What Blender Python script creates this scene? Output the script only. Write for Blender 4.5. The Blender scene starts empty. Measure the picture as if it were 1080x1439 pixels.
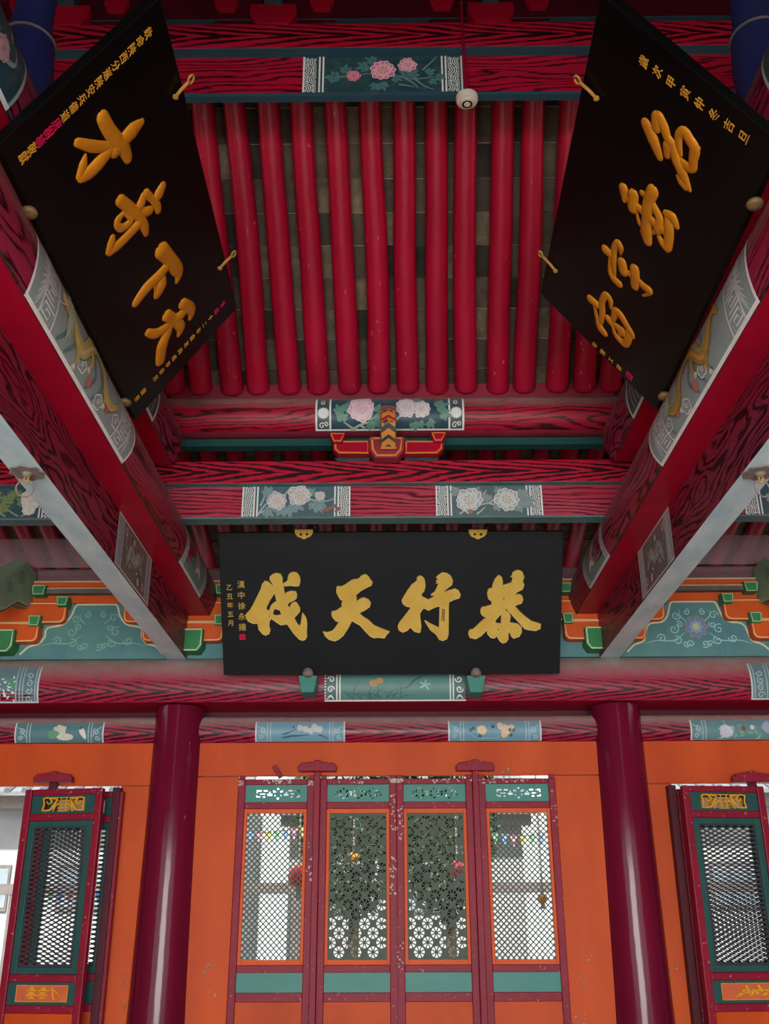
import bpy, bmesh, math, random
from math import sin, cos, pi, radians, sqrt
from mathutils import Vector, Matrix, noise
random.seed(7)
C = bpy.context.scene.collection
SC = bpy.context.scene
LIFT = 1.6                      # eye height: everything is laid out around the eye and lifted at the end

# ------------------------------------------------------------------ camera
FPX = 1400.0
def n3(v): return v.normalized()
yc = n3(Vector((9, -585.5, -FPX)))
zc = Vector((-12, 3348, -FPX)).normalized(); zc = n3(zc - yc * zc.dot(yc))
xc = yc.cross(zc)
RW = Matrix((xc, yc, zc))       # rows: world axes seen from the camera  (world_from_cam)
cam_d = bpy.data.cameras.new('camera'); cam = bpy.data.objects.new('camera', cam_d); C.objects.link(cam)
cam_d.sensor_fit = 'HORIZONTAL'; cam_d.sensor_width = 36.0; cam_d.lens = 36.0 * FPX / 1080.0
cam_d.clip_start = 0.05; cam_d.clip_end = 300
cam.matrix_world = Matrix.Translation((0, 0, LIFT)) @ RW.to_4x4()
SC.camera = cam
# ------------------------------------------------------------------ light
w = bpy.data.worlds.new('world'); SC.world = w; w.use_nodes = True
bg = w.node_tree.nodes['Background']; bg.inputs[0].default_value = (0.94, 0.97, 1.0, 1); bg.inputs[1].default_value = 1.15
def area(name, loc, target, sx, sy, power, col):
    d = bpy.data.lights.new(name, 'AREA'); d.shape = 'RECTANGLE'; d.size = sx; d.size_y = sy; d.energy = power; d.color = col
    o = bpy.data.objects.new(name, d); C.objects.link(o); o.location = loc
    o.rotation_euler = (Vector(target) - Vector(loc)).to_track_quat('-Z', 'Y').to_euler(); return o
area('daylight_open_front', (0, -6.5, 1.7), (0, 6, 3.0), 5.5, 3.2, 400, (1.0, 0.985, 0.96))
sd = bpy.data.lights.new('sun', 'SUN'); sd.energy = 5.0; sd.angle = .03; sd.color = (1, .97, .92); so = bpy.data.objects.new('sun', sd); C.objects.link(so)
so.rotation_euler = Vector((.2, .9, -1)).to_track_quat('-Z', 'Y').to_euler()
SC.view_settings.view_transform = 'Standard'; SC.view_settings.look = 'None'
SC.view_settings.exposure = 1.2; SC.view_settings.gamma = 1.0; SC.view_settings.use_curve_mapping = False

# ------------------------------------------------------------------ helpers
def at(px, py, Y=None, X=None, Z=None):
    """the point of the photograph (px, py) on a real plane of the hall"""
    r = RW @ Vector(((px - 540) / FPX, (719.5 - py) / FPX, -1))
    if Y is not None: return r * (Y / r.y)
    if X is not None: return r * (X / r.x)
    return r * (Z / r.z)
def on_plane(px, py, p0, nrm):
    r = RW @ Vector(((px - 540) / FPX, (719.5 - py) / FPX, -1))
    return r * (p0.dot(nrm) / r.dot(nrm))
def lin(h):
    if isinstance(h, str):
        h = h.lstrip('#'); c = [int(h[i:i + 2], 16) / 255 for i in (0, 2, 4)]
    else: c = h
    return tuple((x / 12.92 if x <= 0.04045 else ((x + 0.055) / 1.055) ** 2.4) for x in c)
def tag(o, label=None, cat=None, group=None, kind=None):
    if label: o['label'] = label
    if cat: o['category'] = cat
    if group: o['group'] = group
    if kind: o['kind'] = kind
    return o
ORG = {}
def empty(name, loc, label=None, cat=None, group=None, kind=None):
    o = bpy.data.objects.new(name, None); C.objects.link(o); o.location = loc; o.empty_display_size = .1
    ORG[o.name] = Vector(loc); return tag(o, label, cat, group, kind)
class MB:
    def __init__(s): s.v = []; s.f = []; s.m = []; s.uv = []; s.c = []
    def add(s, vs): i = len(s.v); s.v += [Vector(p) for p in vs]; return i
    def face(s, idx, uv=None, m=0, col=None):
        s.f.append(list(idx)); s.m.append(m); s.uv.append(uv or [(s.v[i].x + s.v[i].y, s.v[i].z) for i in idx]); s.c.append(col)
    def box(s, x0, x1, y0, y1, z0, z1, m=0, bm=None, axis=None):
        """axis: direction of the grain; bm: material of the underside"""
        i = s.add([(x, y, z) for z in (z0, z1) for y in (y0, y1) for x in (x0, x1)])
        L = (x1 - x0, y1 - y0, z1 - z0)
        ax = 'xyz'.index(axis) if axis else max(range(3), key=lambda k: abs(L[k]))
        cen = ((x0 + x1) / 2, (y0 + y1) / 2, (z0 + z1) / 2)
        for q, nax in (((0, 2, 3, 1), 2), ((4, 5, 7, 6), 2), ((0, 1, 5, 4), 1), ((2, 6, 7, 3), 1), ((0, 4, 6, 2), 0), ((1, 3, 7, 5), 0)):
            others = [k for k in range(3) if k != nax]
            ua = ax if ax in others else others[0]; va = [k for k in others if k != ua][0]
            uv = [(s.v[i + k][ua], s.v[i + k][va] - cen[va]) for k in q]
            s.face([i + k for k in q], uv, (bm if (bm is not None and q == (0, 2, 3, 1)) else m))
    def log(s, axis, c, r, fh, a0, a1, m=0, mf=1, n=36, r2=None, wob=0):
        """round timber lying along axis with a flat-cut underside of half width fh"""
        ph0 = math.asin(min(.999, fh / r)) if fh > 0 else 0
        angs = [ph0 + (2 * pi - 2 * ph0) * k / n for k in range(n + 1)]
        na = max(1, int(abs(a1 - a0) / .5)); rings = []
        for j in range(na + 1):
            t = j / na; a = a0 + (a1 - a0) * t; ring = []
            for ph in angs:
                rr = r
                if wob: rr = r * (1 + wob * noise.noise(Vector((a * .8, cos(ph), sin(ph)))))
                p, q = c[0] - rr * sin(ph), c[1] - rr * cos(ph)
                ring.append((a, p, q) if axis == 'x' else (2 * c[0] - p, a, q))
            rings.append(s.add(ring))
        flip = axis == 'y'
        for j in range(na):
            A0 = a0 + (a1 - a0) * j / na; A1 = a0 + (a1 - a0) * (j + 1) / na
            for k in range(n):
                v0, v1 = (angs[k] - ph0) * r, (angs[k + 1] - ph0) * r
                if k > n / 2: v0, v1 = (angs[n] - angs[k]) * r, (angs[n] - angs[k + 1]) * r
                s.face([rings[j] + k, rings[j + 1] + k, rings[j + 1] + k + 1, rings[j] + k + 1], [(A0, v0), (A1, v0), (A1, v1), (A0, v1)], m)
            if fh > 0:
                s.face([rings[j] + n, rings[j + 1] + n, rings[j + 1], rings[j]], [(A0, 0), (A1, 0), (A1, fh * 2), (A0, fh * 2)], mf)
        for rg in (rings[0], rings[-1]):
            s.face([rg + k for k in range(n)], None, m)
    def tube(s, pts, rad, m=0, n=12, cap=True):
        pts = [Vector(p) for p in pts]; R = rad if isinstance(rad, (list, tuple)) else [rad] * len(pts); rg = []; L = 0; Ls = []
        t0 = (pts[1] - pts[0]).normalized(); ref = Vector((0, 0, 1)) if abs(t0.z) < .9 else Vector((1, 0, 0)); uax = t0.cross(ref).normalized()
        for i, p in enumerate(pts):
            t = (pts[min(i + 1, len(pts) - 1)] - pts[max(i - 1, 0)]).normalized()
            uax = (uax - t * uax.dot(t)).normalized(); vax = t.cross(uax)
            rg.append(s.add([p + (uax * cos(2 * pi * k / n) + vax * sin(2 * pi * k / n)) * R[i] for k in range(n)]))
            if i: L += (p - pts[i - 1]).length
            Ls.append(L)
        for i in range(len(pts) - 1):
            for k in range(n):
                k2 = (k + 1) % n; va, vb = k / n * 2 * pi * R[i], (k + 1) / n * 2 * pi * R[i]
                s.face([rg[i] + k, rg[i] + k2, rg[i + 1] + k2, rg[i + 1] + k], [(Ls[i], va), (Ls[i], vb), (Ls[i + 1], vb), (Ls[i + 1], va)], m)
        if cap:
            s.face([rg[0] + k for k in range(n)][::-1], None, m); s.face([rg[-1] + k for k in range(n)], None, m)
    def lathe(s, c, prof, n=24, m=0, axis=None):
        """prof: (radius, height) pairs about a vertical axis through c"""
        rg = []
        for r, h in prof: rg.append(s.add([Vector(c) + Vector((r * cos(2 * pi * k / n), r * sin(2 * pi * k / n), h)) for k in range(n)]))
        for i in range(len(prof) - 1):
            for k in range(n):
                k2 = (k + 1) % n; s.face([rg[i] + k, rg[i] + k2, rg[i + 1] + k2, rg[i + 1] + k], None, m)
        s.face([rg[0] + k for k in range(n)][::-1], None, m); s.face([rg[-1] + k for k in range(n)], None, m)
    def prism(s, pts, d, m=0, mside=None):
        """flat outline pts (3D) pushed along d"""
        n = len(pts); d = Vector(d); i = s.add(pts); j = s.add([Vector(p) + d for p in pts])
        s.face([i + k for k in range(n)][::-1], None, m); s.face([j + k for k in range(n)], None, m if mside is None else mside)
        for k in range(n):
            k2 = (k + 1) % n; s.face([i + k, i + k2, j + k2, j + k], None, m if mside is None else mside)
    def build(s, name, mats, parent=None, bevel=0, smooth=False, origin=None, sharp=40):
        me = bpy.data.meshes.new(name)
        if parent is not None: o0 = ORG[parent.name]
        else:
            xs = [p.x for p in s.v]; ys = [p.y for p in s.v]; zs = [p.z for p in s.v]
            o0 = Vector(origin) if origin else Vector(((min(xs) + max(xs)) / 2, (min(ys) + max(ys)) / 2, min(zs)))
        me.from_pydata([tuple(p - o0) for p in s.v], [], s.f)
        if not isinstance(mats, (list, tuple)): mats = [mats]
        for mm in mats: me.materials.append(mm)
        ul = me.uv_layers.new(name='UVMap'); k = 0
        col = me.color_attributes.new('Col', 'FLOAT_COLOR', 'CORNER') if any(c is not None for c in s.c) else None
        ul = me.uv_layers['UVMap']; col = me.color_attributes['Col'] if col else None
        for fi, p in enumerate(me.polygons):
            p.material_index = min(s.m[fi], len(mats) - 1); p.use_smooth = smooth
            for q, li in enumerate(p.loop_indices):
                ul.data[li].uv = s.uv[fi][q]
                if col: col.data[li].color = (*(s.c[fi] or (1, 1, 1)), 1)
        bb = bmesh.new(); bb.from_mesh(me); bmesh.ops.recalc_face_normals(bb, faces=bb.faces); bb.to_mesh(me); bb.free()
        me.update()
        if smooth and sharp: me.set_sharp_from_angle(angle=radians(sharp))
        o = bpy.data.objects.new(name, me); C.objects.link(o); ORG[o.name] = o0
        if parent is not None: o.parent = parent
        else: o.location = o0
        if bevel:
            b = o.modifiers.new('bevel', 'BEVEL'); b.width = bevel; b.segments = 2; b.limit_method = 'ANGLE'; b.angle_limit = radians(35)
        return o
def sheet(outer, holes, th, frame, mb, m=0):
    """flat board with real cut-out holes; frame = (origin, e1, e2)"""
    cu = bpy.data.curves.new('tmp', 'CURVE'); cu.dimensions = '2D'; cu.fill_mode = 'BOTH'; cu.extrude = th / 2
    for loop in [outer] + holes:
        sp = cu.splines.new('POLY'); sp.points.add(len(loop) - 1); sp.use_cyclic_u = True
        for k, (x, y) in enumerate(loop): sp.points[k].co = (x, y, 0, 1)
    return curve_into(cu, frame, mb, m)
def curve_into(cu, frame, mb, m=0, off=0):
    o = bpy.data.objects.new('tmp', cu); C.objects.link(o); bpy.context.view_layer.update()
    me = o.to_mesh(); O, e1, e2 = [Vector(q) for q in frame]; e3 = e1.cross(e2)
    base = mb.add([O + e1 * v.co.x + e2 * v.co.y + e3 * (v.co.z + off) for v in me.vertices])
    for p in me.polygons: mb.face([base + k for k in p.vertices], None, m)
    o.to_mesh_clear(); bpy.data.objects.remove(o); bpy.data.curves.remove(cu)
def text_into(body, size, frame, mb, m=0, depth=.002, bold=.0):
    cu = bpy.data.curves.new('tmp', 'FONT'); cu.body = body; cu.size = size; cu.extrude = depth; cu.offset = bold
    cu.align_x = 'CENTER'; cu.align_y = 'CENTER'; cu.resolution_u = 3
    curve_into(cu, frame, mb, m, depth)
def catmull(P, n=5, closed=False):
    out = []; N = len(P)
    if N < 3 and not closed:
        return [tuple(a + (b - a) * t / n for a, b in zip(P[0], P[1])) for t in range(n + 1)]
    rng = range(N) if closed else range(N - 1)
    for i in rng:
        p1, p2 = P[i], P[(i + 1) % N]
        p0 = P[(i - 1) % N] if (closed or i > 0) else p1
        p3 = P[(i + 2) % N] if (closed or i + 2 < N) else p2
        for k in range(n):
            t = k / n
            out.append(tuple(.5 * (2 * b + (c - a) * t + (2 * a - 5 * b + 4 * c - d) * t * t + (3 * b - a - 3 * c + d) * t ** 3) for a, b, c, d in zip(p0, p1, p2, p3)))
    if not closed: out.append(tuple(P[-1]))
    return out

# ------------------------------------------------------------------ materials
class NT:
    def __init__(s, name):
        s.mat = bpy.data.materials.new(name); s.mat.use_nodes = True; s.t = s.mat.node_tree; s.b = s.t.nodes['Principled BSDF']
    def n(s, typ, **kw):
        nd = s.t.nodes.new(typ)
        for k, v in kw.items(): setattr(nd, k, v)
        return nd
    def lk(s, a, b): s.t.links.new(a, b)
    def math(s, op, a, b=None, c=None, clamp=False):
        nd = s.n('ShaderNodeMath', operation=op); nd.use_clamp = clamp
        for i, v in enumerate((a, b, c)):
            if v is None: continue
            if isinstance(v, (int, float)): nd.inputs[i].default_value = v
            else: s.lk(v, nd.inputs[i])
        return nd.outputs[0]
    def mix(s, f, a, b):
        nd = s.n('ShaderNodeMix', data_type='RGBA')
        for sock, v in ((nd.inputs[0], f), (nd.inputs[6], a), (nd.inputs[7], b)):
            if isinstance(v, (int, float)): sock.default_value = v
            elif isinstance(v, tuple): sock.default_value = (*v[:3], 1)
            else: s.lk(v, sock)
        return nd.outputs[2]
    def noise(s, vec, scale, detail=3, rough=.5):
        nd = s.n('ShaderNodeTexNoise'); nd.inputs['Scale'].default_value = scale; nd.inputs['Detail'].default_value = detail; nd.inputs['Roughness'].default_value = rough
        if vec is not None: s.lk(vec, nd.inputs['Vector'])
        return nd.outputs[0]
    def ramp(s, f, stops):
        nd = s.n('ShaderNodeValToRGB'); e = nd.color_ramp.elements
        while len(e) < len(stops): e.new(.5)
        for k, (p, c) in enumerate(stops): e[k].position = p; e[k].color = (*c, 1) if len(c) == 3 else c
        s.lk(f, nd.inputs[0]); return nd.outputs[0]
    def obj(s):
        tc = s.n('ShaderNodeTexCoord'); return tc.outputs['Object']
    def vec(s, x, y, z):
        nd = s.n('ShaderNodeCombineXYZ')
        for i, v in enumerate((x, y, z)):
            if isinstance(v, (int, float)): nd.inputs[i].default_value = v
            else: s.lk(v, nd.inputs[i])
        return nd.outputs[0]
    def rnd(s): return s.n('ShaderNodeObjectInfo').outputs['Random']
    def dust(s, col, amt, dcol=(.34, .29, .27), lo=.0, hi=.7):
        g = s.n('ShaderNodeNewGeometry'); sp = s.n('ShaderNodeSeparateXYZ'); s.lk(g.outputs['Normal'], sp.inputs[0])
        mr = s.n('ShaderNodeMapRange'); mr.inputs[1].default_value = lo; mr.inputs[2].default_value = hi; mr.inputs[3].default_value = 0; mr.inputs[4].default_value = amt
        s.lk(sp.outputs[2], mr.inputs[0]); nz = s.noise(s.obj(), 9, 4)
        f = s.math('MULTIPLY', mr.outputs[0], s.math('MULTIPLY_ADD', nz, 1.0, .5), clamp=True)
        return s.mix(f, col, dcol), f
    def fin(s, col, rough=.5, bump=None, bd=.002, metal=0, spec=None, coat=0):
        if isinstance(col, tuple): s.b.inputs['Base Color'].default_value = (*col[:3], 1)
        else: s.lk(col, s.b.inputs['Base Color'])
        if isinstance(rough, (int, float)): s.b.inputs['Roughness'].default_value = rough
        else: s.lk(rough, s.b.inputs['Roughness'])
        s.b.inputs['Metallic'].default_value = metal
        if spec is not None: s.b.inputs['Specular IOR Level'].default_value = spec
        if coat: s.b.inputs['Coat Weight'].default_value = coat; s.b.inputs['Coat Roughness'].default_value = .15
        if bump is not None:
            bp = s.n('ShaderNodeBump'); bp.inputs['Distance'].default_value = bd; bp.inputs['Strength'].default_value = 1
            s.lk(bump, bp.inputs['Height']); s.lk(bp.outputs[0], s.b.inputs['Normal'])
        return s.mat
def paint_mat(name, hexc, hex2=None, rough=.5, scale=3, wear=None, wamt=.03, bump=.0015, dust=0, stretch=(1, 1, 1), coat=0, spec=.22):
    """brushed paint: two tones mixed by noise, chipped spots of another colour"""
    t = NT(name); mp = t.n('ShaderNodeMapping'); mp.inputs['Scale'].default_value = stretch; t.lk(t.obj(), mp.inputs[0])
    v = t.n('ShaderNodeVectorMath', operation='ADD'); t.lk(mp.outputs[0], v.inputs[0]); r = t.rnd(); t.lk(t.vec(t.math('MULTIPLY', r, 31), 0, 0), v.inputs[1]); v = v.outputs[0]
    n1 = t.noise(v, scale, 5, .6)
    f = t.math('MULTIPLY_ADD', n1, 2.6, -.8, clamp=True)
    col = t.mix(f, lin(hexc), lin(hex2 or hexc))
    if wear:
        n2 = t.noise(v, scale * 7, 6, .65); thr = t.math('GREATER_THAN', n2, .72 - wamt)
        col = t.mix(thr, col, lin(wear))
    if dust: col, _ = t.dust(col, dust)
    return t.fin(col, rough, t.noise(v, scale * 5, 4), bump, coat=coat, spec=spec)
def grain(name, base='a8102f', dark='2a0a10', K=32, N=7, sa=.9, sb=5, chev=None, dust=.0, light=None, thr=.62, rough=.42):
    """painted wood figure: contour lines of stretched noise along U; chev=(A, Cc, b0) gives nested arrow heads"""
    t = NT(name); uv = t.n('ShaderNodeTexCoord').outputs['UV']; sp = t.n('ShaderNodeSeparateXYZ'); t.lk(uv, sp.inputs[0]); a, b = sp.outputs[0], sp.outputs[1]
    r = t.math('MULTIPLY', t.rnd(), 17.0)
    nz = t.noise(t.vec(t.math('MULTIPLY', a, sa), t.math('MULTIPLY', b, sb), r), 1.0, 2, .4)
    if chev:
        ab = t.math('ABSOLUTE', t.math('SUBTRACT', b, chev[2])); ph = t.math('ADD', t.math('MULTIPLY', a, chev[0]), t.math('MULTIPLY', ab, chev[1]))
    else: ph = t.math('MULTIPLY', b, K)
    ph = t.math('MULTIPLY_ADD', nz, N, ph)
    fine = t.noise(t.vec(t.math('MULTIPLY', a, 7), t.math('MULTIPLY', b, 90), r), 1.0, 3, .6)
    ph = t.math('MULTIPLY_ADD', fine, .9, ph)
    s_ = t.math('MULTIPLY_ADD', t.math('SINE', t.math('MULTIPLY', ph, 2 * pi)), .5, .5)
    f = t.math('MULTIPLY', t.math('SUBTRACT', s_, (t.math('MULTIPLY_ADD', ab, 5.0, thr - .28, clamp=True) if chev else thr)), 2.6, clamp=True)
    big = t.noise(t.vec(t.math('MULTIPLY', a, 1.3), t.math('MULTIPLY', b, 6), r), 1.0, 3)
    f = t.math('MULTIPLY', f, t.math('MULTIPLY_ADD', big, 2.2, .0, clamp=True))
    if chev: f = t.math('MULTIPLY', f, t.math('MULTIPLY_ADD', ab, -5.0, 1.4), clamp=True)
    bc = t.mix(t.math('MULTIPLY_ADD', big, 2.2, -.6, clamp=True), lin(base), lin(light or base))
    col = t.mix(f, bc, lin(dark))
    if dust: col, _ = t.dust(col, dust)
    return t.fin(col, rough, fine, .001, spec=.3)
M = {}
M['grain'] = grain('crimson_wood_grain', 'b00d30', '22070d', K=24, N=9, light='9b1233', dust=.75)
M['grain_deep'] = grain('dark_crimson_wood_grain', '8c1536', '1e070e', K=14, N=14, sa=1.1, sb=5, light='84304c', dust=.6, thr=.5)
M['grain_rose'] = grain('rose_wood_grain', 'b02642', '5a1020', K=30, N=6, light='a8495a', dust=.5, thr=.55)
M['chev'] = grain('arrow_wood_grain', 'ad0f30', '2a0a12', N=3.2, chev=(3.4, 25, 0), light='b8193a', thr=.5)
M['chev_big'] = grain('arrow_wood_grain_on_log', '9c1336', '2a0a14', N=2.2, chev=(4.6, 28, .09), light='9a2a48', dust=.85, thr=.55, rough=.33)
M['grain_log'] = grain('crimson_wood_grain_on_log', 'a01436', '1e070e', K=20, N=11, sa=.8, sb=5, light='8a2c4a', dust=.8)
M['chev_low'] = grain('arrow_wood_grain_on_lower_log', '9c1336', '2a0a14', N=1.8, chev=(4.6, 30, .175), light='9a2a48', dust=.85, thr=.55, rough=.33)
M['red'] = paint_mat('bright_crimson_paint', 'b50c30', '9e0a2c', .4, 2.2, wear='c45a6c', wamt=.03)
M['rafter'] = paint_mat('rafter_crimson_paint', 'b80e36', '9c0b2e', .36, 5, wear='cf6f80', wamt=.045, stretch=(1, .35, .35), bump=.004, spec=.45)
M['redstrip'] = paint_mat('faded_red_paint', '9c3345', '84283b', .6, 4)
M['column'] = paint_mat('maroon_lacquer', '6d1230', '5a0e28', .12, 2, wear='a46a78', wamt=.02, stretch=(1, 1, .25), bump=.002, spec=.24)
M['maroon'] = paint_mat('maroon_frame_paint', '8c0e2c', '7a0c2a', .45, 5, wear='a5837a', wamt=.075, bump=.002)
M['maroon_dark'] = paint_mat('dark_maroon_paint', '551024', '43101e', .5, 5)
M['orange'] = paint_mat('orange_board_paint', 'cf5416', 'b03e10', .5, 1.6, wear='8f4a2c', wamt=.02, stretch=(1, 1, .4))
M['orange_b'] = paint_mat('bright_orange_paint', 'd85c22', 'c9531f', .5, 3)
M['teal'] = paint_mat('teal_panel_paint', '3c8474', '468a86', .4, 3, stretch=(1, 1, 2))
M['teal_dark'] = paint_mat('dark_teal_paint', '22544f', '1e4a4c', .42, 4)
M['teal_edge'] = paint_mat('grey_teal_edge_paint', '4c6f74', '5d8080', .55, 6, wear='33505c', wamt=.02)
M['teal_edge_d'] = paint_mat('deep_teal_edge_paint', '2c555b', '2d4b60', .55, 5)
M['soffit'] = paint_mat('pale_cloudy_blue_paint', 'a9d0dc', 'd6eef4', .5, 3.2, wear='6d8c98', wamt=.03, stretch=(2, .7, 1))
M['green'] = paint_mat('leaf_green_paint', '3f8b54', '347b4b', .5, 5)
M['green_pale'] = paint_mat('pale_green_paint', '98bb9e', '84aa90', .55, 5)
M['blueboard'] = paint_mat('blue_green_board_paint', '4f7f8c', '5f8f87', .55, 3)
M['grey'] = paint_mat('dusty_grey_paint', '6f6963', '5d5450', .7, 6)
M['dusty'] = paint_mat('dusty_mauve_timber', '6a4450', '7d5b60', .5, 3, dust=.6, stretch=(.5, 3, 3))
M['black'] = paint_mat('black_lacquer', '080809', '0c0b0b', .3, 2, wear='3a3836', wamt=-.07, bump=.0004, spec=.15)
M['black2'] = paint_mat('charcoal_lacquer', '1d2024', '1a1c20', .42, 3, wear='3a3c3e', wamt=-.08, bump=.0004)
M['gold'] = paint_mat('pale_gold_leaf', 'd3b457', 'c9a548', .42, 9, bump=.001)
M['gold_rim'] = paint_mat('cream_gold_edge', 'efe0a0', 'e6d492', .45, 9)
M['gold_d'] = paint_mat('amber_gold_paint', 'cd8419', 'b8701a', .32, 9, bump=.0015)
M['gold_s'] = paint_mat('inscription_gold', 'd59b35', 'c98e2e', .5, 9)
M['salmon'] = paint_mat('salmon_plaque_paint', 'cf6a45', 'c25d38', .5, 9)
M['gold_y'] = paint_mat('yellow_gold_paint', 'dca52a', 'cf9422', .4, 9)
M['win'] = paint_mat('grey_brown_joinery', '5a5250', '6a6460', .7, 4)
M['pane'] = paint_mat('dull_window_pane', '6f7a80', '7d8890', .4, 4)
for q_, h_ in (('blue', '6f95d0'), ('pink', 'd98a9c'), ('yellow', 'd8c060'), ('green', '6fae84')): M['fl_' + q_] = paint_mat(q_ + '_flag_cloth', h_, h_, .8, 5)
M['pink'] = paint_mat('inscription_crimson', 'd8174d', 'c21848', .5, 9)
M['brass'] = paint_mat('old_brass', 'b98a3c', '9a7436', .4, 20)
M['bronze'] = paint_mat('dark_bronze', '7f6840', '6a5636', .5, 20)
M['iron'] = paint_mat('rusty_iron', '8a827a', '6c645e', .6, 20)
M['white'] = paint_mat('cream_plastic', 'd8cfc0', 'cfc5b5', .4, 8)
M['blue'] = paint_mat('ultramarine_paint', '1f2358', '272d58', .5, 5)
M['cream'] = paint_mat('cream_line_paint', 'c9c2a6', 'b8b196', .6, 9)
M['lattice'] = paint_mat('grey_green_lattice_paint', '4c5b50', '586458', .6, 9)
M['wire_lattice'] = paint_mat('dark_lattice_paint', '2d3236', '3a4043', .6, 9)
M['stone'] = paint_mat('pale_floor_stone', 'aca79f', '9a958e', .7, 2)
M['yard'] = paint_mat('pale_courtyard_stone', '8f8e8a', '7c7b78', .8, 1)
M['plaster'] = paint_mat('pale_grey_plaster', '93948f', '83848a', .8, 2)
M['slate'] = paint_mat('grey_roof_tile', '6a6c6e', '5a5c5e', .8, 3)
M['bark'] = paint_mat('tree_bark', '5b4a3c', '4a3c30', .8, 8)
M['leafm'] = paint_mat('garden_leaf', '2f4a2c', '48683c', .6, 4)
t = NT('dusty_plastic_sheet'); M['sheet'] = t.fin(lin('a58f98'), .5); t.b.inputs['Alpha'].default_value = .38
t = NT('brown_roof_tile'); r_ = t.rnd(); nz = t.noise(t.obj(), 9, 5, .65)
c0 = t.ramp(r_, [(0, lin('15130f')), (.14, lin('2a241e')), (.3, lin('55473a')), (.8, lin('6b5a49')), (1, lin('8f7c64'))])
M['tile'] = t.fin(t.mix(t.math('MULTIPLY_ADD', nz, 2.4, -.8, clamp=True), c0, lin('40362c')), .85, nz, .004)
t = NT('lime_joint'); M['lime'] = t.fin(t.mix(t.noise(t.obj(), 12, 4), lin('c9bba6'), lin('857a6a')), .9)
M['lime_d'] = paint_mat('dark_roof_boards', '3a332c', '2a2520', .8, 3)
t = NT('painted_picture'); ca = t.n('ShaderNodeVertexColor', layer_name='Col'); nz = t.noise(t.obj(), 14, 4, .6)
colp = t.mix(t.math('MULTIPLY_ADD', nz, .55, -.2, clamp=True), ca.outputs[0], lin('7d8f90'))
colp, _ = t.dust(colp, .55, (.30, .28, .27), .25, .9)
M['pic'] = t.fin(colp, .42, spec=.3)

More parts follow.
